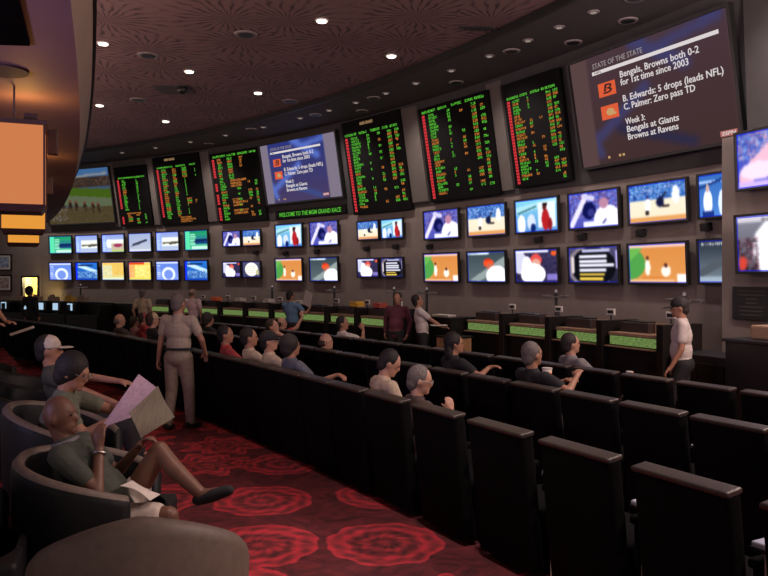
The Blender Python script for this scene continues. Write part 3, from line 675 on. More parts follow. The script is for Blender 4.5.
# plaque on the pier
e = empty('wall_plaque', wall_frame(24.05, RW - .385, 1.41, 0), 'dark rectangular wall plaque with faint text on the pier', 'plaque')
bm = bmesh.new(); box(bm, (0, .22, 0), (.62, .46, .03), bev=.006); mk('board', bm, BLACK, e)
bm = bmesh.new(); rr = random.Random(2)
for i in range(7):
    w = .15 + .3 * rr.random(); box(bm, (0, .39 - i * .055, .016), (w, .014, .002))
mk('faint_lettering', bm, surf('plaque_grey', (.05, .048, .045), .6), e)
# framed pictures on the left wall
for i, (z, cc, lb) in enumerate(((2.28, (.25, .32, .45), 'framed blue-grey picture on the wall beyond the doorway, upper of two'), (1.50, (.30, .24, .22), 'framed dark group picture on the wall beyond the doorway, lower of two'))):
    p = lw(1.42); e = empty('framed_picture', at(p.x, p.y - .06, z, 90), lb, 'picture', 'framed pictures beyond the doorway')
    bm = bmesh.new()
    for s in (-1, 1): box(bm, (s * .30, 0, .29), (.05, .04, .62)); box(bm, (0, 0, .29 + s * .29), (.6, .04, .05))
    mk('frame', bm, COUNTER, e)
    bm = bmesh.new(); box(bm, (0, .005, .29), (.56, .02, .54)); mk('mat_board', bm, WHITEP, e)
    bm = bmesh.new(); box(bm, (0, -.008, .29), (.42, .01, .40)); mk('print', bm, surf('print_%d' % i, cc, .5, var=.8, scale=9), e)

# ------------------------------------------------------------------ ceiling fittings
dl = [(-4.66, 12.28, 'beside the lounge bulkhead, larger of two'), (-.94, 11.19, 'by itself near the middle of the ceiling'), (-3.67, 13.94, 'next to the square access hatch'), (-2.65, 15.56, 'above the third odds board'),
      (-6.41, 16.68, 'beside the lounge bulkhead, farther along'), (-5.42, 18.38, 'deep in the room above the second odds board'), (.13, 12.97, 'against the dark soffit above the fifth odds board')]
proto = None
for x, y, wh in dl:
    x, y = x * (ZC - EYE) / 3.9, y * (ZC - EYE) / 3.9
    M = Matrix.Translation((x, y, ZC))
    if proto is None:
        proto = empty('ceiling_downlight', M, 'bright round ceiling downlight ' + wh, 'ceiling light', 'bright downlights in the patterned ceiling')
        bm = bmesh.new(); cyl(bm, (0, 0, -.015), (0, 0, .0), .10, 24, .11); mk('trim_ring', bm, WHITEP, proto)
        bm = bmesh.new(); cyl(bm, (0, 0, -.03), (0, 0, -.016), .082, 24); mk('lamp', bm, LAMP, proto)
    else: copy_tree(proto, M, 'bright round ceiling downlight ' + wh)
    ld = bpy.data.lights.new('downlight_beam', 'SPOT'); ld.energy = 50; ld.spot_size = rad(95); ld.spot_blend = .6; ld.color = (1., .82, .66); ld.shadow_soft_size = .1
    lo = bpy.data.objects.new('downlight_beam', ld); COL.objects.link(lo); lo.location = (x, y, ZC - .06)
proto = None
for x, y, wh in ((-2.21, 11.83, 'between two bright downlights'), (-4.13, 12.94, 'near the bulkhead downlight'), (-5.37, 16.17, 'near the hatch, farther from the camera'), (-2.07, 16.31, 'just before the dark soffit')):
    x, y = x * (ZC - EYE) / 3.9, y * (ZC - EYE) / 3.9; M = Matrix.Translation((x, y, ZC))
    if proto is None:
        proto = empty('ceiling_speaker', M, 'round dark ceiling speaker ' + wh, 'speaker', 'round speakers in the patterned ceiling')
        bm = bmesh.new(); cyl(bm, (0, 0, -.02), (0, 0, .0), .19, 24, .2); mk('trim_ring', bm, surf('speaker_ring', (.20, .17, .16), .6), proto)
        bm = bmesh.new(); cyl(bm, (.0, 0, -.03), (0, 0, -.021), .13, 24); mk('grille', bm, BLACK, proto)
    else: copy_tree(proto, M, 'round dark ceiling speaker ' + wh)
bm = bmesh.new(); s_ = (ZC - EYE) / 3.9
box(bm, (-4.33 * s_, 15.27 * s_, ZC - .012), (.75, .75, .02)); o = mk('access_hatch', bm, surf('hatch_grey', (.06, .045, .045), .7)); tag(o, 'flat square access hatch in the patterned ceiling', 'ceiling hatch')
bm = bmesh.new(); ellipsoid(bm, (-4.1 * s_, 15.05 * s_, ZC - .08), (.12, .12, .1)); cyl(bm, (-4.1 * s_, 15.05 * s_, ZC - .03), (-4.1 * s_, 15.05 * s_, ZC), .14, 20)
tag(mk('dome_camera', bm, BLACK, smooth=True), 'small black dome camera beside the square ceiling hatch', 'camera')
bm = bmesh.new()
for t in (-1, 0, 1): box(bm, (1.5 * s_ + .09 * t, 11.54 * s_ + .07 * t, ZC - .012), (.55, .035, .02), None)
tag(mk('air_vent', bm, BLACK), 'black slotted air vent in the ceiling before the dark soffit', 'air vent')
proto = None
for i, ph in enumerate([24.9, 27.24, 28.61, 29.97, 31.81, 33.81, 35.84, 37.68, 39.65, 41.5, 43.6, 46.4, 49.4, 52.3, 55.26, 58.15]):
    p = wall_pt(ph, 32.45); M = Matrix.Translation((p.x, p.y, ZS)); lb = 'small dim soffit light, %s along the dark soffit from the pier' % ORD[i]
    if proto is None:
        proto = empty('soffit_light', M, lb, 'soffit light', 'small dim lights along the dark soffit')
        bm = bmesh.new(); cyl(bm, (0, 0, -.012), (0, 0, .0), .085, 20, .095); mk('trim_ring', bm, surf('soffit_ring', (.28, .25, .25), .5), proto)
        bm = bmesh.new(); cyl(bm, (0, 0, -.02), (0, 0, -.013), .05, 16); mk('lamp', bm, DIML, proto)
    else: copy_tree(proto, M, lb)
proto = None
for i, (ph, r) in enumerate([(26.0, 32.6), (27.3, 33.2), (29.44, 33.2), (31.04, 32.6), (38.58, 32.5), (40.67, 33.1), (42.59, 32.5), (47.24, 32.4), (34.9, 33.1), (52.0, 33.0)]):
    p = wall_pt(ph, r); M = Matrix.Translation((p.x, p.y, ZS)); lb = 'round recessed soffit speaker with dark middle, %s listed from the pier' % ORD[i]
    lb = ['above the pier corner', 'above the top corner of the giant screen', 'above the middle of the giant screen', 'between the giant screen and last odds board', 'above the gap before the fifth odds board', 'above the amber-headed board, close to the wall', 'above the amber-headed board, close to the ceiling edge', 'above the blue text screen', 'close over the fifth odds board', 'close over the third odds board'][i]
    lb = 'round grey-rimmed soffit speaker ' + lb
    if proto is None:
        proto = empty('soffit_speaker', M, lb, 'speaker', 'round speakers in the dark soffit')
        bm = bmesh.new(); cyl(bm, (0, 0, -.015), (0, 0, .0), .15, 28, .16); mk('trim_ring', bm, MATS['soffit_ring'], proto)
        bm = bmesh.new(); cyl(bm, (0, 0, -.022), (0, 0, -.016), .11, 24); mk('grille', bm, BLACK, proto)
    else: copy_tree(proto, M, lb)

# ------------------------------------------------------------------ betting counter
RC = 32.0
def counter_frame(phi, r=None, z=0.):
    if r is None: r = 32.35 if phi < 33 else 31.55
    return at(wall_pt(phi, r).x, wall_pt(phi, r).y, z, phi)     # local +y towards the wall
def station(phi, w, label):
    e = empty('betting_counter', counter_frame(phi), label, 'counter', 'green-lit betting counter stations')
    bm = bmesh.new(); box(bm, (0, .34, .485), (w, .62, .97)); mk('cabinet', bm, COUNTER, e)
    bm = bmesh.new(); box(bm, (0, -.01, .985), (w, .08, .018)); mk('lower_ledge', bm, TAN, e)
    bm = bmesh.new(); box(bm, (0, .015, 1.075), (w - .13, .03, .125)); mk('light_strip', bm, GREEN, e)
    bm = bmesh.new(); box(bm, (0, .34, 1.07), (w, .60, .16)); mk('upper_cabinet', bm, COUNTER, e)
    bm = bmesh.new(); box(bm, (0, .12, 1.172), (w - .13, .30, .045), bev=.006); mk('worktop', bm, TAN, e)
    bm = bmesh.new(); box(bm, (w * .28, .27, 1.27), (w * .34, .03, .15)); mk('document_holder', bm, TAN, e)
    bm = bmesh.new(); box(bm, (w / 2 - .05, .30, .675), (.12, .74, 1.35), bev=.008); mk('divider', bm, COUNTER, e)
    return e
sts = [25.56, 27.63, 29.71, 31.81] + [36.20, 38.26, 40.32, 42.38, 44.44, 46.50, 48.56, 50.62, 52.68]
protoc = None; ws = rad(2.06) * 31.5
for i, ph in enumerate(sts):
    if i < 4: lb = 'dark betting counter station with green light strip, %s from the pier' % ORD[i]
    else: lb = 'dark betting counter station with green light strip, %s beyond the wooden cabinet' % ORD[i - 4]
    if protoc is None: protoc = station(ph, ws, lb)
    else: copy_tree(protoc, counter_frame(ph), lb)
# objects standing on the stations
pt = pd = None
for i, ph in enumerate(sts):
    where = ('on the %s counter station from the pier' % ORD[i]) if i < 4 else ('on the %s counter station beyond the wooden cabinet' % ORD[i - 4])
    M = counter_frame(ph) @ Matrix.Translation((-.17, .27, 1.197)); lb = 'black ticket terminal ' + where
    if pt is None:
        pt = empty('ticket_terminal', M, lb, 'terminal', 'black ticket terminals on the betting counter')
        bm = bmesh.new(); box(bm, (0, 0, .07), (.56, .26, .14), bev=.012); mk('case', bm, surf('terminal_case', (.03, .018, .015), .5), pt)
        bm = bmesh.new(); box(bm, (0, .02, .15), (.40, .16, .02), bev=.006); mk('keyboard', bm, BLACK, pt)
    else: copy_tree(pt, M, lb)
    M = counter_frame(ph) @ Matrix.Translation((.20, .48, 1.152)); lb = 'small lit clerk display ' + where
    if pd is None:
        pd = empty('clerk_display', M, lb, 'display', 'clerk displays behind the betting counter')
        bm = bmesh.new(); box(bm, (0, 0, .01), (.14, .10, .02)); mk('foot', bm, BLACK, pd)
        bm = bmesh.new(); cyl(bm, (0, 0, .02), (0, 0, .26), .012, 10); mk('stem', bm, BLACK, pd)
        bm = bmesh.new(); box(bm, (0, 0, .30), (.17, .03, .10), bev=.008); c = mk('case', bm, WHITEP, pd)
        bm = bmesh.new(); box(bm, (0, -.0165, .30), (.12, .004, .05)); mk('screen', bm, BLACK, c)
    else: copy_tree(pd, M, lb)
def papers(name, ph, dx, m, label, dy=.12, z=1.178, s=(.26, .2), h=.05, tilt=12, cat='paper'):
    bm = bmesh.new(); r_ = random.Random(int(ph * 100))
    for j in range(4): box(bm, (0, 0, h * (j + .5) / 4), (s[0], s[1], h / 4.2), Matrix.Rotation(rad(r_.uniform(-tilt, tilt)), 4, 'Z'))
    o = mk(name, bm, m); o.matrix_world = counter_frame(ph) @ Matrix.Translation((dx, dy, z)); tag(o, label, cat, 'paper piles on the betting counter'); return o
papers('paper_stack', 38.24, .1, YELLOWP, 'yellow paper pile on the second counter station beyond the wooden cabinet', dy=.27, z=1.36, h=.11)
papers('paper_stack', 36.4, -.1, REDP, 'red and white paper pile on the first counter station beyond the wooden cabinet', dy=.27, z=1.36, h=.10)
papers('paper_stack', 44.43, .0, PAPER, 'white paper pile on the fifth counter station beyond the wooden cabinet', dy=.27, z=1.36, h=.09)
papers('paper_stack', 46.5, -.1, PAPER, 'white paper pile on the sixth counter station beyond the wooden cabinet', dy=.27, z=1.36, h=.09)
papers('paper_stack', 48.45, -.1, ORANGE, 'orange paper pile on the seventh counter station beyond the wooden cabinet', dy=.27, z=1.36, h=.10)
papers('paper_stack', 42.35, .1, PAPER, 'white paper pile behind the man in the blue shirt', dy=.27, z=1.36, h=.08)
# gate section between the two runs and its wooden front
e = empty('counter_gate', counter_frame(34.02, 32.0), 'plain dark counter section with no light strip behind the standing pair', 'counter')
bm = bmesh.new(); box(bm, (.0, .34, .6), (1.25, .62, 1.2), bev=.01); mk('cabinet', bm, COUNTER, e)
bm = bmesh.new(); box(bm, (0, .34, 1.215), (1.25, .68, .03), bev=.008); mk('worktop', bm, COUNTER, e)
papers('notepad', 34.0, 0, PAPER, 'white pad lying on the plain dark counter section', dy=.8, z=1.232, s=(.5, .2), h=.03, tilt=2)
e = empty('wooden_cabinet', at(1.12, 13.35, 0, 40), 'low golden wood cabinet beside the woman in the white shirt', 'cabinet')
bm = bmesh.new(); box(bm, (0, .2, .45), (.50, .4, .9), bev=.01); mk('body', bm, WOOD, e)
bm = bmesh.new(); box(bm, (0, .2, .915), (.56, .46, .03), bev=.008); mk('top', bm, COUNTER, e)
# stands with crossbars behind the counter
ps = None
for ph, wh in ((25.55, 'near the pier'), (30.35, 'behind the fourth station from the pier'), (37.0, 'behind the couple at the gate'), (39.0, 'above the yellow paper pile'), (43.0, 'behind the man in the blue shirt'), (47.6, 'behind the sixth station beyond the wooden cabinet'), (63.5, 'in the yellow-lit corner')):
    p = wall_pt(ph, 33.3); M = at(p.x, p.y, 0, ph); lb = 'dark stand with crossbar and small bright head ' + wh
    if ps is None:
        ps = empty('display_stand', M, lb, 'stand', 'crossbar stands behind the betting counter')
        bm = bmesh.new(); cyl(bm, (0, 0, 0), (0, 0, .03), .16, 20); mk('base', bm, DMETAL, ps)
        bm = bmesh.new(); cyl(bm, (0, 0, .03), (0, 0, 1.72), .028, 12); mk('pole', bm, DMETAL, ps)
        bm = bmesh.new(); box(bm, (0, 0, 1.64), (.62, .05, .022), bev=.005); 
        for s in (-1, 1): box(bm, (s * .23, 0, 1.662), (.16, .12, .015), bev=.004)
        mk('crossbar', bm, METAL, ps)
        bm = bmesh.new(); cyl(bm, (0, 0, 1.72), (0, 0, 1.77), .025, 12, .02); mk('lamp_head', bm, glow('stand_head', (.35, .28, .28), .6), ps)
    else: copy_tree(ps, M, lb)
# far left: carrel desks with small monitors and tan slip boxes
def carrel(phi, label):
    e = empty('carrel_desk', counter_frame(phi, 30.9), label, 'desk', 'monitor desks under the racing screens')
    bm = bmesh.new(); box(bm, (0, .35, .42), (1.5, .6, .84)); mk('cabinet', bm, COUNTER, e)
    bm = bmesh.new(); box(bm, (0, .62, 1.03), (1.5, .04, .38)); mk('back_panel', bm, COUNTER, e)
    bm = bmesh.new(); box(bm, (.74, .38, .99), (.03, .5, .30)); mk('side_panel', bm, COUNTER, e)
    return e
cphis = [66.9, 64.0, 61.1, 58.2]
pr = None
for i, ph in enumerate(cphis):
    lb = 'dark monitor desk under the racing screens, %s from the lit doorway' % ORD[i]
    if pr is None: pr = carrel(ph, lb)
    else: copy_tree(pr, counter_frame(ph, 30.9), lb)
pm = None
for i, ph in enumerate([67.6, 65.6, 63.8, 62.3, 61.0, 59.7]):
    M = counter_frame(ph, 31.2, .842); lb = 'small glowing monitor on the carrel desks, %s from the lit doorway' % ORD[i]
    if pm is None:
        pm = empty('small_monitor', M, lb, 'monitor', 'small glowing monitors on the carrel desks')
        bm = bmesh.new(); box(bm, (0, .03, .01), (.2, .16, .02)); cyl(bm, (0, .03, .02), (0, .03, .09), .02, 10); mk('stand', bm, BLACK, pm)
        bm = bmesh.new(); box(bm, (0, 0, .22), (.40, .05, .30), bev=.01); mk('case', bm, BLACK, pm)
        bm = bmesh.new(); box(bm, (-.04, -.0265, .22), (.25, .004, .22)); mk('screen', bm, MONI, pm)
    else: copy_tree(pm, M, lb)
for i, ph in enumerate((65.4, 63.9, 62.4, 60.9, 59.8)):
    m_ = (TAN, TAN, ORANGE if i == 3 else TAN, YELLOWP if i == 3 else TAN, TAN)[i]
    bm = bmesh.new(); box(bm, (0, 0, .08), (.34, .2, .16), bev=.01); box(bm, (0, -.05, .18), (.2, .02, .10)); o = mk('slip_box', bm, m_); o.matrix_world = counter_frame(ph, 31.68, 1.2)
    tag(o, 'tan betting slip box on the back counter, %s from the lit doorway' % ORD[i], 'box', 'slip boxes under the racing screens')
e = empty('back_counter', counter_frame(61.3, 31.65), 'long plain dark counter under the racing screens', 'counter')
bm = bmesh.new()
for q in np.linspace(-6.3, 6.3, 13):
    pass
bm = bmesh.new(); L = []
for p in np.linspace(55.2, 67.9, 24): L.append([(wall_pt(p, r), z) for r, z in ((31.56, 0), (31.56, 1.2), (32.2, 1.2), (32.2, 0))])
inv = e.matrix_world.inverted(); LV = [[bm.verts.new(inv @ Vector((q.x, q.y, z))) for q, z in l] for l in L]
for a, b in zip(LV, LV[1:]):
    for i in range(4): bm.faces.new((a[i], a[(i + 1) % 4], b[(i + 1) % 4], b[i]))
bm.faces.new(LV[0]); bm.faces.new(LV[-1][::-1]); mk('cabinet', bm, COUNTER, e)
# right: podium with tan box, low dark cabinet
e = empty('podium', at(wall_pt(21.72, 32.4).x, wall_pt(21.72, 32.4).y, 0, 21.72), 'black host podium in front of the pier under the plaque', 'podium')
bm = bmesh.new(); box(bm, (0, .1, .61), (1.0, .6, 1.22), bev=.012); mk('body', bm, BLACK, e)
bm = bmesh.new(); box(bm, (0, .1, 1.24), (1.06, .66, .04), bev=.01); mk('top', bm, BLACK, e)
bm = bmesh.new(); box(bm, (.02, .12, 1.345), (.62, .30, .16), bev=.02); o = mk('tan_box', bm, TAN); o.matrix_world = at(wall_pt(21.72, 32.4).x, wall_pt(21.72, 32.4).y, 0, 21.72)
o.name = 'cardboard_box'; tag(o, 'tan cardboard box on top of the black podium', 'box')
e = empty('low_cabinet', at(wall_pt(23.62, 32.3).x, wall_pt(23.62, 32.3).y, 0, 23.62), 'low black cabinet between the betting counter and the podium', 'cabinet')
bm = bmesh.new(); box(bm, (0, .35, .50), (.90, .6, 1.0), bev=.012); mk('body', bm, BLACK, e)
bm = bmesh.new(); box(bm, (-.22, .04, .5), (.42, .02, .8), bev=.006); mk('door', bm, COUNTER, e)
bm = bmesh.new(); box(bm, (.22, .04, .5), (.42, .02, .8), bev=.006); mk('door', bm, COUNTER, e)

# ------------------------------------------------------------------ theatre chairs
def theatre_chair(w, M, label, group):
    e = empty('theatre_chair', M, label, 'chair', group)
    R8 = Matrix.Translation((0, .10, 0)) @ Matrix.Rotation(rad(6.5), 4, 'X')
    bm = bmesh.new(); box(bm, (0, 0, .515), (w, .11, .93), R8, bev=.035, seg=3); mk('backrest', bm, FABRIC, e, True)
    bm = bmesh.new(); box(bm, (0, 0, .978), (w + .004, .118, .030), R8, bev=.0145, seg=4); mk('top_rail', bm, LEATHER, e, True)
    bm = bmesh.new(); box(bm, (0, .36, .39), (w - .1, .50, .13), bev=.04, seg=3); mk('seat', bm, FABRIC, e, True)
    bm = bmesh.new(); box(bm, (0, .34, .16), (w - .14, .44, .32), bev=.01); mk('base', bm, BLACK, e)
    for s in (-1, 1):
        bm = bmesh.new(); box(bm, (s * (w / 2 - .03), .36, .60), (.05, .42, .05), bev=.02, seg=3); box(bm, (s * (w / 2 - .03), .36, .30), (.035, .34, .56)); mk('armrest', bm, FABRIC, e, True)
    return e
def chair_row(r, bounds, label, group):
    protos = {}
    for i, (a, b) in enumerate(zip(bounds, bounds[1:])):
        pitch = rad(b - a) * r; w = round(pitch - (.165 if pitch > .7 else .09 if pitch > .65 else (.085 if pitch > .637 else .03)), 2)
        p = row_pt((a + b) / 2, r); M = at(p.x, p.y, 0, (a + b) / 2); lb = label % ORD[i]
        if w not in protos: protos[w] = theatre_chair(w, M, lb, group)
        else: copy_tree(protos[w], M, lb)
def bounds_from(start, steps):
    o = [start]
    for n_, d in steps:
        for _ in range(n_): o.append(o[-1] + d)
    return o
B1 = bounds_from(27.164, [(7, .6355), (25, .54)])
chair_row(66.72, B1, 'black high-backed theatre chair, %s from the podium end of the row along the carpet aisle', 'theatre chairs in the row along the carpet aisle')
B2 = bounds_from(28.60, [(20, .56)])
chair_row(68.20, B2, 'black high-backed theatre chair, %s from the podium end of the middle row', 'theatre chairs in the middle row')
B3 = bounds_from(29.08, [(20, .555)])
chair_row(69.60, B3, 'black high-backed theatre chair, %s from the podium end of the row facing the betting counter', 'theatre chairs in the row facing the counter')
# little tables in the gaps between chairs
tp = None; tabs = {}
def side_table(phi, r, label, key=None, pitch=.74):
    global tp
    p = row_pt(phi, r); M = at(p.x, p.y, 0, phi); 
    if tp is None:
        tp = empty('side_table', M, label, 'table', 'little drink tables between the theatre chairs'); e = tp
        bm = bmesh.new(); box(bm, (0, .24, .715), (.17, .26, .03), bev=.012, seg=3); mk('tabletop', bm, TOPB, tp)
        bm = bmesh.new(); box(bm, (0, .24, .695), (.18, .27, .02), bev=.006); mk('rim', bm, BLACK, tp)
        bm = bmesh.new(); box(bm, (0, .22, .35), (.075, .16, .69), bev=.01); mk('pedestal', bm, CREAM, tp)
    else: e = copy_tree(tp, M, label)
    return e
for i in (1, 2, 3, 4, 5, 6): side_table(B1[i], 66.72, 'little pale-topped table on cream pedestal in the aisle row, %s gap from the podium end' % ORD[i - 1])
for i in (2, 3, 4, 5, 6, 8): side_table(B2[i], 68.20, 'little pale-topped table on cream pedestal in the middle row, %s from the podium end' % ORD[{2: 0, 3: 1, 4: 2, 5: 3, 6: 4, 8: 5}[i]])
def cup(phi, r, m, band, label, dy=.42, dx=0., z=.731, h=.13, rr_=.042):
    p = row_pt(phi, r); e = empty('drink_cup', at(p.x, p.y, z, phi) @ Matrix.Translation((dx, dy, 0)), label, 'cup', 'drinks on the little tables')
    bm = bmesh.new(); cyl(bm, (0, 0, 0), (0, 0, h), rr_ * .78, 20, rr_); mk('cup_body', bm, m, e, True)
    bm = bmesh.new(); cyl(bm, (0, 0, h * .45), (0, 0, h * .7), rr_ * .93, 20, rr_ * .985); mk('band', bm, band, e, True)
    bm = bmesh.new(); cyl(bm, (0, 0, h), (0, 0, h + .008), rr_ * 1.06, 20); mk('rim', bm, WHITEP, e)
    return e
side_table(31.30, 69.60, 'little pale-topped table carrying the tall orange drink in the row facing the counter')
cup(31.30, 69.60, ORANGE, DMETAL, 'tall orange and red drink standing on a little table between chairs', dy=.14, z=.731, h=.25, rr_=.037)
cup(31.47, 68.75, PAPER, ORANGE, 'white paper cup with orange band beside the grey-haired man with raised arms', dy=0, z=.94, h=.12, rr_=.05)
cup(28.435, 66.72, WHITEP, PAPER, 'small white cup on a little table in the aisle row', dy=.27, h=.07, rr_=.03)

# ------------------------------------------------------------------ tub chairs
def tub_chair(x, y, heading, m_out, m_rim, label, R_=.43, back=.72, arm=.54, pw=1.8):
    e = empty('tub_chair', at(x, y, PLAT, heading), label, 'armchair', 'tub armchairs in the lounge')
    n = 40; half = rad(128); th = .062
    def ring(inner, top):
        pass
    bm = bmesh.new(); cols = []
    for i in range(n + 1):
        t = -half + 2 * half * i / n          # 0 = straight back (-y)
        k = abs(t) / half; zt = back - (back - arm) * (k ** pw)
        dx, dy = math.sin(t), -math.cos(t); sq = 1.0
        ro, ri = R_, R_ - th
        pr = [(ri, .10), (ro - .02, .10), (ro, .16), (ro + .01, zt - .06), (ro - .0, zt - .025), (ro - th * .35, zt - .002), (ri + th * .3, zt - .002), (ri + .0, zt - .03)]
        cols.append([bm.verts.new((dx * r, dy * r, z)) for r, z in pr])
    for a, b in zip(cols, cols[1:]):
        for j in range(8): bm.faces.new((a[j], a[(j + 1) % 8], b[(j + 1) % 8], b[j])).material_index = 1 if j in (3, 4, 5, 6) and j != 3 else 0
    bm.faces.new(cols[0][::-1]); bm.faces.new(cols[-1])
    o = mk('shell', bm, [m_out, m_rim], e, True)
    bm = bmesh.new(); cyl(bm, (0, .0, .12), (0, .0, .36), R_ - th - .005, 32); box(bm, (0, .2, .24), (.60, .36, .24), bev=.03); mk('seat_cushion', bm, m_out, e, True)
    for sx, sy in ((-.24, -.24), (.24, -.24), (-.24, .28), (.24, .28)):
        bm = bmesh.new(); cyl(bm, (sx, sy, 0), (sx, sy, .12), .02, 12, .028); mk('leg', bm, BLACK, e)
    return e
tub_chair(-1.03, 3.15, 106, TAUPE, TAUPE, 'empty taupe leather tub chair in the very front with its back to us', R_=.44, back=.76, arm=.28, pw=1.5)
tub_chair(-1.60, 4.14, 4, SHELL, TAUPE, 'dark tub chair with taupe rim holding the bald man', back=.69, arm=.52)
tub_chair(-2.16, 5.12, 8, SHELL, TAUPE, 'tub chair with taupe rim holding the dark-haired reader in glasses', back=.80)
tub_chair(-2.95, 6.35, 15, SHELL, SHELL, 'dark tub chair holding the man in the white cap')
tub_chair(-2.12, 3.50, 20, SHELL, SHELL, 'empty dark tub chair behind the bald man, at the frame edge')
tub_chair(-4.15, 7.75, 20, SHELL, SHELL, 'empty dark tub chair behind the man in the white cap')
tub_chair(-4.70, 8.85, 25, SHELL, SHELL, 'empty dark tub chair beside the standing man in shorts')
tub_chair(-3.45, 7.30, 20, SHELL, SHELL, 'empty dark tub chair at the platform edge near the reader\'s paper')

# ------------------------------------------------------------------ people
def remesh(o, vox, it=2, fac=.5):
    m = o.modifiers.new('join', 'REMESH'); m.mode = 'VOXEL'; m.voxel_size = vox; m.use_smooth_shade = True
    s = o.modifiers.new('smooth', 'SMOOTH'); s.iterations = it; s.factor = fac
    return o
def ik(a, b, l1, l2, pole):
    """middle joint between a and b"""
    a = Vector(a); b = Vector(b); d = b - a; L = d.length
    if L > (l1 + l2) * .999: b = a + d * ((l1 + l2) * .999 / L); d = b - a; L = d.length
    dn = d / L; x = (l1 * l1 - l2 * l2 + L * L) / (2 * L); h = math.sqrt(max(0, l1 * l1 - x * x))
    p = Vector(pole); p = p - dn * p.dot(dn)
    p = p.normalized() if p.length > 1e-5 else Vector((0, 0, -1))
    return a + dn * x + p * h, b
def hand(bm, w, d, up, s, side, fr=.009, curl=.5):
    """palm, four bent fingers of unequal length and a side thumb; d = pointing, up = back of hand"""
    d = d.normalized(); up = (up - d * up.dot(d)).normalized(); lat = d.cross(up) * side
    c = w + d * .045 * s
    capsule(bm, w, .024 * s, w + d * .03 * s, .028 * s, 8, 2)
    for k, off in enumerate((-.027, -.009, .009, .027)):
        base = w + d * .075 * s + lat * off * s
        capsule(bm, w + d * .02 * s + lat * off * .6 * s, .015 * s, base, .0125 * s, 8, 2)
        L = (.038, .045, .042, .032)[k] * s
        d1 = (d * math.cos(curl * .7) - up * math.sin(curl * .7)).normalized(); m1 = base + d1 * L
        d2 = (d * math.cos(curl * 1.8) - up * math.sin(curl * 1.8)).normalized(); m2 = m1 + d2 * L * .8
        capsule(bm, base, fr * 1.1, m1, fr, 8, 2); capsule(bm, m1, fr, m2, fr * .85, 8, 2)
    tb = w + d * .025 * s - lat * .025 * s; td = (d * .7 - lat * .6 - up * .35).normalized()
    capsule(bm, tb, fr * 1.4, tb + td * .045 * s, fr * 1.15, 8, 2); capsule(bm, tb + td * .045 * s, fr * 1.15, tb + td * .045 * s + (td + d * .6 - up * .3).normalized() * .03 * s, fr, 8, 2)

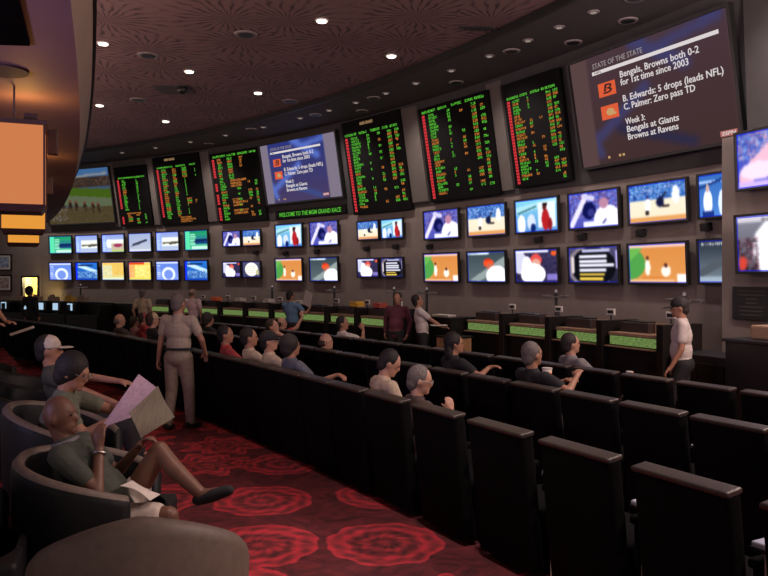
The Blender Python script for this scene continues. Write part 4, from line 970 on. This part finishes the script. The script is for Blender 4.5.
def person(label, x, y, heading, base=0., pose='sit', h=1.75, lean=-8, side=0, shirt='white', sleeve='short', pants='black', shorts=False, short_len=.78, hair='dark', style='short',
           skin=SKIN, yaw=0, pitch=0, arms=None, legs=None, cap=None, glasses=False, head_at=True, vox=.016, seat=.47, shoe='black', belt=False, group=None, collar=None, watch=False):
    """one figure; (x, y) is where the head is when head_at, else the pelvis. local x right, y forward"""
    s = h / 1.75
    pz = (.95 * s if pose == 'stand' else seat + .09)
    T = Matrix.Rotation(rad(side), 3, 'Y') @ Matrix.Rotation(rad(-lean), 3, 'X')
    pel = Vector((0, 0, pz))
    def tp_(v): return pel + T @ (Vector(v) * s)
    hc0 = tp_((0, .0, .595)); Hh = Matrix.Rotation(rad(yaw), 3, 'Z') @ Matrix.Rotation(rad(pitch), 3, 'X')
    HR = Hh if pose == 'stand' else (Matrix.Rotation(rad(-lean * .35), 3, 'X') @ Hh)
    def hp(v): return hc0 + HR @ (Vector(v) * s)
    hcen = hp((0, .012, .085))
    M = at(x, y, base, heading)
    if head_at:
        off = M.to_3x3() @ Vector((hcen.x, hcen.y, 0)); M = at(x - off.x, y - off.y, base, heading)
    e = empty('person', M, label, 'person', group)
    f = .0095 if vox < .012 else .0125
    A = {'L': None, 'R': None}
    sh = {'L': tp_((-.185, 0, .475)), 'R': tp_((.185, 0, .475))}
    defw = {'L': Vector((-.22, .38, pz + .10)), 'R': Vector((.22, .38, pz + .10))} if pose == 'sit' else {'L': sh['L'] + Vector((-.06, .04, -.50)) * s, 'R': sh['R'] + Vector((.06, .04, -.50)) * s}
    J = {}
    for k in 'LR':
        sx = -1 if k == 'L' else 1
        a = (arms or {}).get(k); wr = Vector(a[0]) if a else defw[k]; pole = Vector(a[1]) if a and len(a) > 1 else Vector((sx * .5, -.4, -1))
        el, wr = ik(sh[k], wr, .285 * s, .25 * s, pole); J[k] = (sh[k], el, wr, (a[2] if a and len(a) > 2 else None))
    LG_ = {}
    for k in 'LR':
        sx = -1 if k == 'L' else 1; hip = pel + Vector((sx * .09 * s, 0, -.01))
        if legs and k in legs: kn, an, toe = [Vector(v) for v in legs[k]]
        elif pose == 'sit': kn, an, toe = Vector((sx * .13, .43 * s, pz - .03)), Vector((sx * .12, .50 * s, .09)), Vector((sx * .13, .68 * s, .04))
        else: kn, an, toe = Vector((sx * .10, .02, .50 * s)), Vector((sx * .10, -.02, .085)), Vector((sx * .13, .15, .035))
        LG_[k] = (hip, kn, an, toe)
    # body
    bm = bmesh.new()
    ellipsoid(bm, hp((0, .005, .10)), (.076 * s, .094 * s, .108 * s), HR); ellipsoid(bm, hp((0, .032, .035)), (.056 * s, .062 * s, .062 * s), HR)
    ellipsoid(bm, hp((0, .098, .070)), (.015 * s, .022 * s, .026 * s), HR); capsule(bm, hp((0, .088, .105)), .010 * s, hp((0, .108, .066)), .012 * s, 8, 2)
    capsule(bm, hp((-.028, .088, .118)), .012 * s, hp((.028, .088, .118)), .012 * s, 8, 2)
    capsule(bm, hp((-.016, .090, .032)), .010 * s, hp((.016, .090, .032)), .010 * s, 8, 2); ellipsoid(bm, hp((0, .078, .0)), (.028 * s, .022 * s, .022 * s), HR)
    for sx in (-1, 1): ellipsoid(bm, hp((sx * .080, -.004, .082)), (.012 * s, .021 * s, .033 * s), HR)
    capsule(bm, tp_((0, -.01, .49)), .060 * s, hp((0, -.015, .05)), .054 * s, 12)
    def torso(bm, g):
        ellipsoid(bm, tp_((0, 0, .0)), ((.165 + g) * s, (.115 + g) * s, (.13 + g) * s), T); ellipsoid(bm, tp_((0, .01, .16)), ((.152 + g) * s, (.118 + g) * s, (.17 + g) * s), T)
        ellipsoid(bm, tp_((0, .0, .34)), ((.168 + g) * s, (.112 + g) * s, (.165 + g) * s), T)
        capsule(bm, tp_((-.15, -.005, .455)), (.062 + g) * s, tp_((.15, -.005, .455)), (.062 + g) * s, 12)
        capsule(bm, tp_((0, -.01, .44)), (.085 + g) * s, tp_((0, -.01, .51)), (.062 + g) * s, 12)
    torso(bm, 0)
    for k in 'LR':
        sx = -1 if k == 'L' else 1; S_, E_, W_, hd = J[k]
        capsule(bm, S_, .050 * s, E_, .038 * s, 12); capsule(bm, E_, .040 * s, W_, .026 * s, 12)
        d = (Vector(hd) if hd else (W_ - E_)).normalized(); upv = Vector((0, 0, 1)) if abs(d.z) < .8 else Vector((sx, -.2, 0))
        hand(bm, W_, d, upv, s, sx, f, .6)
        hip, kn, an, toe = LG_[k]
        capsule(bm, hip, .088 * s, kn, .056 * s, 12); mid = kn.lerp(an, .33) + (an - kn).cross(Vector((1, 0, 0))).normalized() * .012
        capsule(bm, kn, .054 * s, mid, .055 * s, 12); capsule(bm, mid, .055 * s, an, .036 * s, 12)
        capsule(bm, an, .036 * s, toe, .028 * s, 10)
    remesh(mk('body', bm, skin, e), vox, 2)
    # clothes
    C_ = MATS['cloth_' + shirt]
    bm = bmesh.new(); torso(bm, .014)
    for k in 'LR':
        S_, E_, W_, hd = J[k]
        if sleeve == 'short': q = S_.lerp(E_, .62); capsule(bm, S_, .068 * s, q, .062 * s, 12, 2)
        else: capsule(bm, S_, .066 * s, E_, .056 * s, 12); capsule(bm, E_, .054 * s, E_.lerp(W_, .9), .040 * s, 12)
    remesh(mk('shirt', bm, C_, e), vox, 2)
    if collar:
        bm = bmesh.new(); n = 18; rp = [tp_((math.cos(2 * PI * q / n) * .072, math.sin(2 * PI * q / n) * .066 - .008, .530 - .018 * math.sin(2 * PI * q / n))) for q in range(n)]
        for q in range(n): capsule(bm, rp[q], .014, rp[(q + 1) % n], .014, 8, 2)
        remesh(mk('collar', bm, MATS['cloth_' + collar], e), .008, 1)
    P_ = MATS['cloth_' + pants]
    bm = bmesh.new(); ellipsoid(bm, tp_((0, -.005, -.005)), (.185 * s, .135 * s, .13 * s), T)
    for k in 'LR':
        hip, kn, an, toe = LG_[k]
        if shorts: capsule(bm, hip, .106 * s, hip.lerp(kn, short_len if k == 'L' else min(1., short_len + .35)), .088 * s, 14, 2)
        else: capsule(bm, hip, .104 * s, kn, .076 * s, 14); capsule(bm, kn, .076 * s, an.lerp(kn, .06), .062 * s, 14, 2)
    remesh(mk('shorts' if shorts else 'trousers', bm, P_, e), vox, 2)
    if belt:
        bm = bmesh.new(); n = 30
        rg = [[bm.verts.new(tp_((math.cos(2 * PI * i / n) * (.185 + g), math.sin(2 * PI * i / n) * (.136 + g), zz))) for i in range(n)] for g, zz in ((0, .085), (0.008, .085), (0.008, .118), (0, .118))]
        for a in range(4):
            for i in range(n): bm.faces.new((rg[a][i], rg[a][(i + 1) % n], rg[(a + 1) % 4][(i + 1) % n], rg[(a + 1) % 4][i]))
        mk('belt', bm, MATS['cloth_black'], e)
    for k in 'LR':
        hip, kn, an, toe = LG_[k]; d = (toe - an).normalized(); sh_up = (kn - an).normalized() if pose != 'x' else Vector((0, 0, 1))
        flat = (toe - an); heel = an - flat * .30 - sh_up * .02; tip = toe + flat * .12
        bm = bmesh.new(); capsule(bm, heel - sh_up * .008, .036 * s, an + flat * .35 - sh_up * .015, .042 * s, 12); capsule(bm, an + flat * .35 - sh_up * .015, .042 * s, tip, .032 * s, 12)
        remesh(mk('shoe', bm, MATS['cloth_' + shoe] if shoe != 'white' else WHITEP, e), .012, 1)
    # hair
    if style != 'bald':
        bm = bmesh.new()
        if style in ('short', 'long', 'full'):
            g = .012 if style == 'short' else (.018 if style == 'long' else .026)
            ellipsoid(bm, hp((0, -.022, .122)), ((.078 + g) * s, (.086 + g) * s, (.092 + g) * s), HR); ellipsoid(bm, hp((0, -.05, .06)), ((.060 + g) * s, (.050 + g) * s, (.065 + g) * s), HR)
            for sx in (-1, 1): ellipsoid(bm, hp((sx * .066, .005, .125)), (.020 * s, .035 * s, .04 * s), HR)
            if style == 'long': ellipsoid(bm, hp((0, -.06, -.01)), (.085 * s, .055 * s, .11 * s), HR)
        elif style == 'fringe':
            ellipsoid(bm, hp((0, -.042, .075)), (.084 * s, .066 * s, .062 * s), HR)
            for sx in (-1, 1): ellipsoid(bm, hp((sx * .07, -.01, .085)), (.018 * s, .04 * s, .035 * s), HR)
        remesh(mk('hair', bm, MATS['hair_' + hair], e), .011, 1)
    if cap:
        bm = bmesh.new(); ellipsoid(bm, hp((0, -.008, .125)), (.090 * s, .106 * s, .098 * s), HR)
        for v in [v for v in bm.verts if (HR.inverted() @ (v.co - hp((0, 0, .118)))).z < -.012]:
            q = HR.inverted() @ (v.co - hp((0, 0, .118))); q.z = -.012; v.co = hp((0, 0, .118)) + HR @ q
        mk('cap', bm, MATS['cloth_' + cap], e, True)
        bm = bmesh.new(); ellipsoid(bm, hp((0, .125, .112)), (.070 * s, .075 * s, .009 * s), HR); mk('cap_brim', bm, MATS['cloth_' + cap], e, True)
    # eyes and lips
    for sx in (-1, 1):
        bm = bmesh.new(); ellipsoid(bm, hp((sx * .031, .090, .096)), (.012 * s, .009 * s, .007 * s), HR, 10, 6); mk('eye', bm, EYEW, e, True)
    if glasses:
        bm = bmesh.new()
        for sx in (-1, 1):
            c = hp((sx * .034, .112, .094)); n = 16
            pts = [c + HR @ Vector((math.cos(2 * PI * i / n) * .026, 0, math.sin(2 * PI * i / n) * .018)) for i in range(n)]
            for i in range(n): capsule(bm, pts[i], .0022, pts[(i + 1) % n], .0022, 6, 1)
            capsule(bm, hp((sx * .060, .108, .098)), .0022, hp((sx * .088, -.01, .098)), .0022, 6, 1)
        capsule(bm, hp((-.010, .114, .096)), .0022, hp((.010, .114, .096)), .0022, 6, 1); mk('glasses', bm, METAL, e)
    if watch:
        S_, E_, W_, hd = J[watch]; c = W_.lerp(E_, .14); X_, Y_, D_ = frame_of(W_ - E_); bm = bmesh.new(); n = 20
        for i in range(n):
            a0, a1 = 2 * PI * i / n, 2 * PI * (i + 1) / n; capsule(bm, c + (X_ * math.cos(a0) + Y_ * math.sin(a0)) * .034, .006, c + (X_ * math.cos(a1) + Y_ * math.sin(a1)) * .034, .006, 6, 1)
        mk('watch', bm, METAL, e)
    return e, M, J

FR = 31.0   # direction the rows face
def seated(label, hx, hy, row=None, **k):
    rr_ = math.hypot(hx - CR.x, hy - CR.y); q = row or min((66.72, 68.20, 69.60), key=lambda v: abs(v + .12 - rr_))
    tgt = q + .29 - .10 * (k.get('lean', -8) / -8); a = hx / hy; y0 = hy
    for _ in range(30):          # slide along the sight line until the body is in front of its own backrest
        d = math.hypot(a * hy - CR.x, hy - CR.y) - tgt; hy -= d * .8
    hx = a * hy; zh = EYE - (EYE - 1.17) * hy / y0; k['seat'] = k.get('seat', .47) + max(-.2, min(.1, zh - 1.17))
    hd = math.degrees(math.atan2(hy - CR.y, hx - CR.x)); return person(label, hx, hy, hd + k.pop('turn', 0), **k)

# the three readers in the lounge
bald, MB_, JB = person('bald man in pale shorts slumped in a tub chair, hand by his chin, leg crossed', -1.80, 4.12, 3, base=PLAT, h=1.68, lean=-34, seat=.23, shirt='green', sleeve='short', pants='shorts', shorts=True, short_len=.38,
    style='bald', skin=SKIND, vox=.0095, yaw=-4, pitch=-6, collar='grey', glasses=False, watch='R',
    arms={'R': ((.08, -.08, .72), (.4, .5, -1), (-.15, -.05, 1)), 'L': ((-.16, .06, .66), (-.5, -.2, -1), (.2, .5, .6))},
    legs={'R': ((.14, .31, .36), (.13, .38, .10), (.13, .54, .05)), 'L': ((-.10, .20, .66), (.00, .46, .43), (.03, .60, .46))}, shoe='black')
rd, MR_, JR = person('dark-haired reader in glasses and olive shirt bent towards a pink newspaper', -2.10, 5.02, 6, base=PLAT, h=1.72, lean=14, seat=.27, shirt='olive', sleeve='short', pants='olive', style='full', hair='black', skin=SKINM,
    vox=.0095, glasses=True, pitch=-14, yaw=-6, arms={'R': ((.16, .52, .74), (.6, -.2, -1), (0, 1, .2)), 'L': ((-.10, .58, .82), (-.6, -.2, -1), (0, 1, .3))})
cp, _, _ = person('man in a white cap slouched in a dark tub chair behind the readers', -2.84, 6.30, 12, base=PLAT, h=1.74, lean=-22, seat=.31, shirt='green', pants='black', cap='whitecap', hair='black', skin=SKINM, vox=.013, pitch=-8,
    arms={'L': ((-.02, .50, .72), (-.4, -.2, -1), (.1, 1, -.1)), 'R': ((.28, .34, .62), (.5, -.3, -1))})
st, _, _ = person('standing man in grey shirt and dark shorts holding a rolled paper at the lounge edge', -5.66, 10.35, 0, base=PLAT, pose='stand', h=1.78, lean=3, shirt='grey', pants='navy', shorts=True, hair='dark', head_at=True, vox=.014, shoe='white',
    arms={'R': ((.16, .46, .84), (.4, -.5, -1), (0, 1, .2)), 'L': ((-.10, .46, .90), (-.4, -.5, -1), (0, 1, .1))})
# objects they hold
def newspaper(quads, mats, label):
    e = empty('newspaper', Matrix.Translation(quads[0][0]), label, 'newspaper'); O = Vector(quads[0][0])
    for q, m in zip(quads, mats):
        a, b, c, d = [Vector(v) - O for v in q]; bm = bmesh.new(); n = 7; rows = []
        nn = (b - a).cross(d - a).normalized()
        for i in range(n + 1):
            v = i / n; row = []
            for j in range(n + 1):
                u = j / n; p = (a * (1 - u) + b * u) * (1 - v) + (d * (1 - u) + c * u) * v; row.append(p + nn * .018 * math.sin(PI * u) * math.cos(v * 2))
            rows.append(row)
        sheet(bm, rows, .003); mk('page', bm, m, e, False)
    return e
def newsprint(name, base, ink):
    m, nt = new_mat(name); out = N(nt, 'ShaderNodeOutputMaterial'); b = N(nt, 'ShaderNodeBsdfPrincipled'); b.inputs['Roughness'].default_value = .85
    tc = N(nt, 'ShaderNodeTexCoord'); br = N(nt, 'ShaderNodeTexBrick'); br.inputs['Scale'].default_value = 28; br.inputs['Mortar Size'].default_value = .012
    br.inputs['Color1'].default_value = ink + (1,); br.inputs['Color2'].default_value = base + (1,); br.inputs['Mortar'].default_value = base + (1,)
    no = N(nt, 'ShaderNodeTexNoise'); no.inputs['Scale'].default_value = 9; mx = N(nt, 'ShaderNodeMixRGB'); mx.inputs[2].default_value = base + (1,)
    nt.links.new(tc.outputs['Object'], br.inputs['Vector']); nt.links.new(tc.outputs['Object'], no.inputs['Vector']); nt.links.new(no.outputs['Fac'], mx.inputs[0])
    nt.links.new(br.outputs['Color'], mx.inputs[1]); nt.links.new(mx.outputs[0], b.inputs['Base Color']); nt.links.new(b.outputs[0], out.inputs[0]); return m
NP1 = newsprint('pink_page', (.60, .40, .42), (.34, .24, .25)); NP2 = newsprint('grey_page', (.28, .26, .20), (.14, .14, .11))
newspaper([[(-1.608, 4.85, 1.351), (-1.463, 4.75, 1.280), (-1.579, 4.6, 1.110), (-1.810, 4.7, 1.015)], [(-1.451, 4.755, 1.285), (-1.384, 4.9, 1.06), (-1.56, 4.75, .953), (-1.585, 4.6, 1.140)]], [NP1, NP2], 'open pink and grey newspaper held up in front of the dark-haired reader')
bm = bmesh.new(); capsule(bm, (-5.14, 10.2, 1.20), .02, (-4.84, 10.2, 1.30), .02)
tag(mk('rolled_paper', bm, PAPER, smooth=True), 'rolled white paper in the hands of the standing man in shorts', 'paper')
newspaper([[(-1.42, 3.98, .86), (-1.26, 3.98, .78), (-1.24, 4.10, .78), (-1.40, 4.12, .85)]], [PAPER], 'small folded paper lying in the bald man\'s lap')

# standing people
person('grey-haired man in beige short-sleeved shirt and khaki trousers standing in the aisle, back to us', -2.66, 9.62, 78, pose='stand', h=1.77, lean=1, shirt='beige', pants='khaki', hair='grey', style='short', head_at=True, vox=.012, belt=True, skin=SKINM,
    yaw=-14, arms={'L': ((-.31, .02, .84), (-.6, -.6, -.3)), 'R': ((.27, .22, 1.00), (.7, -.6, -.4))},
    legs={'L': ((-.11, .03, .50), (-.12, -.06, .085), (-.14, .11, .035)), 'R': ((.10, .10, .50), (.11, .12, .085), (.14, .29, .035))})
person('man in white shirt and cap standing at the carrel counter, back to us', -6.52, 20.0, 80, pose='stand', h=1.68, shirt='cream', pants='black', hair='grey', style='short', skin=SKIN)
person('person in pale pink shirt standing at the counter behind the grey-haired man', -5.02, 19.4, 75, pose='stand', h=1.70, shirt='pink', pants='navy', hair='grey', style='fringe', yaw=-20)
person('man in blue T-shirt at the counter reading a raised paper', -2.14, 17.0, 60, pose='stand', h=1.68, shirt='blue', pants='black', hair='black', skin=SKINM, yaw=-25, arms={'R': ((.30, .26, 1.28), (.6, -.3, -1), (0, .4, 1)), 'L': ((-.2, .3, 1.05), (-.6, -.3, -1))})
bm = bmesh.new(); box(bm, (0, 0, 0), (.30, .008, .34), Matrix.Rotation(rad(20), 4, 'Y')); o = mk('betting_sheet', bm, PAPER); o.matrix_world = at(-1.76, 17.05, 1.50, 40); tag(o, 'pale sheet raised by the man in the blue T-shirt', 'paper')
person('man in maroon shirt standing at the dark gate counter, facing the chairs', .26, 14.45, 245, pose='stand', h=1.70, shirt='maroon', sleeve='long', pants='black', hair='dark', skin=SKINM, yaw=10)
person('dark-haired woman in white shirt looking up at the screens beside the man in maroon', .64, 13.9, 5, pose='stand', h=1.67, shirt='white', pants='black', hair='black', style='short', skin=SKINM, pitch=14, arms={'R': ((.16, .36, 1.06), (.4, -.6, -1), (0, 1, 0)), 'L': ((-.14, .36, 1.06), (-.4, -.6, -1), (0, 1, 0))})
bm = bmesh.new(); box(bm, (0, 0, 0), (.24, .30, .012)); o = mk('notepad', bm, PAPER); o.matrix_world = at(1.02, 13.80, 1.10, 5); tag(o, 'white pad held by the woman in the white shirt', 'notepad')
person('man in white T-shirt and dark cap walking past the counter near the pier', 3.56, 8.95, 165, pose='stand', h=1.74, shirt='white', pants='black', cap='black', hair='dark', skin=SKINM, vox=.013, lean=2, pitch=-10,
    arms={'L': ((-.24, .16, .92), (-.4, -.6, -1), (0, .6, -.6)), 'R': ((.24, .06, .90), (.5, -.6, -.6))},
    legs={'L': ((-.10, .16, .52), (-.10, .22, .09), (-.12, .39, .05)), 'R': ((.10, -.02, .50), (.10, -.22, .12), (.12, -.06, .04))})
person('person in dark clothes standing behind the monitor desks near the lit doorway', -9.75, 20.4, 70, pose='stand', h=1.74, shirt='black', sleeve='long', pants='black', hair='black', skin=SKINM, style='full')

# seated people
seated('dark-haired man in red shirt, at the deep end of four in the aisle row', -2.06, 9.67, turn=-18, shirt='red', hair='black', skin=SKINM, yaw=-15)
seated('man in beige T-shirt and short dark hair, second of four in the aisle row', -1.67, 9.22, turn=-10, shirt='cream', hair='black', skin=SKINM, yaw=-12, style='short')
seated('man in black cap and pale shirt, third of four in the aisle row', -1.34, 8.69, turn=-12, shirt='cream', cap='black', hair='black', glasses=True, yaw=-20)
seated('man with bushy dark hair and dark shirt stretching his arm along the aisle row', -1.01, 8.10, turn=-5, shirt='striped', sleeve='short', hair='dark', style='full', skin=SKINM, arms={'R': ((.46, .28, .92), (.3, -.4, -1), (1, .3, -.1)), 'L': ((-.2, .36, .66),)})
seated('dark-haired man in pale cream shirt bending his head forward in the aisle row', .06, 6.80, turn=-10, shirt='cream', hair='black', skin=SKIN, lean=8, pitch=-24, yaw=-22, style='short', vox=.011, seat=.44)
seated('grey-haired heavy man in dark brown shirt and glasses with hand at his mouth', .30, 5.98, turn=-12, shirt='darkbrown', hair='grey', style='short', glasses=True, skin=SKIN, yaw=-20, pitch=-12, lean=0, seat=.38, vox=.011, arms={'R': ((.12, .26, .83), (.5, .2, -1), (-.2, -.1, 1)), 'L': ((-.2, .36, .62),)})
seated('grey-haired man in dark clothes near the far end of the aisle row', -4.65, 13.03, shirt='darkbrown', hair='grey', style='fringe', yaw=-10)
seated('man in red cap and red shirt near the far end of the rows', -4.46, 13.75, row=68.2, turn=-10, shirt='red', cap='redcap', hair='dark', skin=SKINM, lean=-4)
seated('person in tan cap beside the man in the red cap', -4.07, 13.05, shirt='black', cap='tancap', hair='brown')
seated('person in rose shirt between the grey-haired man and the red cap', -4.30, 12.80, row=68.2, shirt='rose', hair='brown', skin=SKIN, seat=.42)
seated('man in red shirt lounging in the row facing the counter, hand raised to his face', -1.66, 12.05, row=69.6, shirt='red', hair='brown', style='fringe', turn=-25, seat=.49, arms={'R': ((.24, .30, 1.22), (.6, .3, -1), (-.2, -.1, 1)), 'L': ((-.2, .36, .66),)})
seated('person resting an arm behind the head in the middle row', -1.70, 11.35, row=68.2, shirt='grey', hair='brown', turn=-30, yaw=-20, pitch=10, arms={'R': ((.34, .18, 1.02), (.6, .3, .3), (.6, .5, -.3)), 'L': ((-.2, .36, .66),)})
seated('fair-haired person sunk low in the middle row before the white-shirted man', -.80, 10.25, row=68.2, shirt='cream', hair='brown', style='fringe', seat=.34, lean=-14, yaw=-30)
seated('man in white shirt leaning his head on his hand in the row facing the counter', -.67, 12.15, row=69.6, shirt='white', hair='black', skin=SKINM, turn=-15, yaw=-30, arms={'R': ((.16, .24, 1.08), (.8, .2, -.6), (-.3, -.2, 1)), 'L': ((-.2, .36, .70),)})
seated('dark figure with bushy hair in the middle row beside the standing grey-haired man', -3.15, 13.3, row=68.2, shirt='black', hair='dark', style='full', skin=SKINM, turn=-10)
seated('person with long dark hair and black top propping an arm in the middle row', .80, 8.32, shirt='black', hair='black', style='long', skin=SKINM, turn=-10, yaw=-20, lean=2, arms={'R': ((.30, .30, .98), (.8, .2, -.4), (.5, .6, .2)), 'L': ((-.2, .36, .70),)})
seated('grey-haired man in dark shirt with both arms raised in the middle row', 1.44, 7.14, shirt='black', hair='grey', style='short', skin=SKINM, turn=-5, lean=-4, vox=.012, arms={'R': ((.34, .22, 1.04), (1, -.1, -.5), (-.4, .6, .5)), 'L': ((.02, .34, .95), (-.6, .2, -1), (.6, .4, .3))})
seated('dark-haired man in grey shirt in the row facing the counter', 2.12, 8.36, shirt='grey', hair='dark', skin=SKIN, turn=-15, yaw=-10)

# ------------------------------------------------------------------ light
w = bpy.data.worlds.new('world'); SC.world = w; w.use_nodes = True
w.node_tree.nodes['Background'].inputs[0].default_value = (1.0, .84, .80, 1); w.node_tree.nodes['Background'].inputs[1].default_value = .44
def lamp(name, kind, loc, energy, col, **k):
    l = bpy.data.lights.new(name, kind); l.energy = energy; l.color = col
    for a, b in k.items(): setattr(l, a, b)
    o = bpy.data.objects.new(name, l); COL.objects.link(o); o.location = loc; return o
def aim(o, t): o.rotation_euler = (Vector(t) - o.location).to_track_quat('-Z', 'Y').to_euler()
lamp('lantern_bulb', 'POINT', (-3.20, 6.60, 3.34), 9., (1., .50, .12), shadow_soft_size=.08)
lamp('lantern_bulb', 'POINT', (-4.65, 9.7, 3.32), 7., (1., .50, .12), shadow_soft_size=.08)
lamp('lantern_bulb', 'POINT', (-6.05, 12.2, 3.40), 2.1, (1., .45, .13), shadow_soft_size=.08)
lamp('doorway_lamp', 'POINT', (lw(.45).x, lw(.45).y + .75, 1.9), 60, (1., .88, .45), shadow_soft_size=.1)
o = lamp('corner_lamp', 'SPOT', (lw(.3).x + .9, lw(0).y - 1.3, 1.0), 70, (1., .72, .25), spot_size=rad(75), spot_blend=1., shadow_soft_size=.2); aim(o, (wall_pt(67.2).x, wall_pt(67.2).y, 1.5))
o = lamp('aisle_spot', 'SPOT', (.2, 4.2, 5.9), 640, (1., .80, .74), spot_size=rad(52), spot_blend=1., shadow_soft_size=.2); aim(o, (.1, 4.9, 0))
o = lamp('aisle_spot', 'SPOT', (-1.7, 7.6, 5.9), 170, (1., .84, .78), spot_size=rad(46), spot_blend=1., shadow_soft_size=.2); aim(o, (-1.9, 7.9, 0))
o = lamp('lounge_spot', 'SPOT', (-.6, 1.6, 3.5), 5, (1., .78, .66), spot_size=rad(85), spot_blend=1., shadow_soft_size=.25); aim(o, (-1.3, 4.2, .9))

o = lamp('lounge_soffit_fill', 'SPOT', (-4.6, 2.4, 2.3), 380, (.72, .56, 1.), spot_size=rad(110), spot_blend=1., shadow_soft_size=.3); aim(o, (-2.6, 5.0, 3.6))  # purple fill added to tint the lounge soffit; no fitting there
for x_, y_ in ((4.6, 3.0), (5.2, 7.0)): lamp('ceiling_fill', 'POINT', (x_, y_, 4.6), 520, (1., .74, .68), shadow_soft_size=.4)  # unseen fill points added to lift the ceiling on this side
for x_, y_, t_ in ((2.9, 4.4, (2.0, 4.6, .7)), (3.2, 7.2, (1.6, 6.6, .7))):
    o = lamp('row_fill_spot', 'SPOT', (x_, y_, 5.95), 170, (.92, .90, 1.), spot_size=rad(48), spot_blend=1., shadow_soft_size=.15); aim(o, t_)  # fill added to brighten the tabletops and chair rails
for x_, y_ in ((-3.2, 2.5), (-4.0, 5.5), (-5.4, 9.0), (-7.8, 13.0), (-10.5, 17.5)):
    lamp('ceiling_fill', 'POINT', (x_, y_, 4.5), 200, (1., .72, .66), shadow_soft_size=.4)  # unseen fill points added above the bulkhead to brighten the ceiling
for ph_ in (22.5, 27.5, 32.5, 37.5, 42.5, 47.5, 52.5, 57.5, 62.5, 66.5):
    p_ = wall_pt(ph_, 32.2); o = lamp('wall_fill_spot', 'SPOT', (p_.x, p_.y, 5.9), 270, (1., .86, .80), spot_size=rad(100), spot_blend=1., shadow_soft_size=.15)  # spots added to brighten the wall, standing in for the soffit lights
    q_ = wall_pt(ph_, RW); aim(o, (q_.x, q_.y, 3.3))

# ------------------------------------------------------------------ camera
cam = bpy.data.cameras.new('camera'); co = bpy.data.objects.new('camera', cam); COL.objects.link(co)
cam.sensor_width = 36; cam.lens = 36 * 740 / 768; cam.clip_end = 200
cam.shift_y = -10 / 768
co.location = (0, 0, EYE); co.rotation_euler = (rad(90), 0, 0); SC.camera = co
SC.view_settings.view_transform = 'Standard'; SC.view_settings.look = 'None'; SC.view_settings.exposure = 0; SC.view_settings.gamma = 1
SC.view_settings.use_curve_mapping = False
SC.cycles.use_denoising = True
SC.cycles.max_bounces = 6; SC.cycles.diffuse_bounces = 3
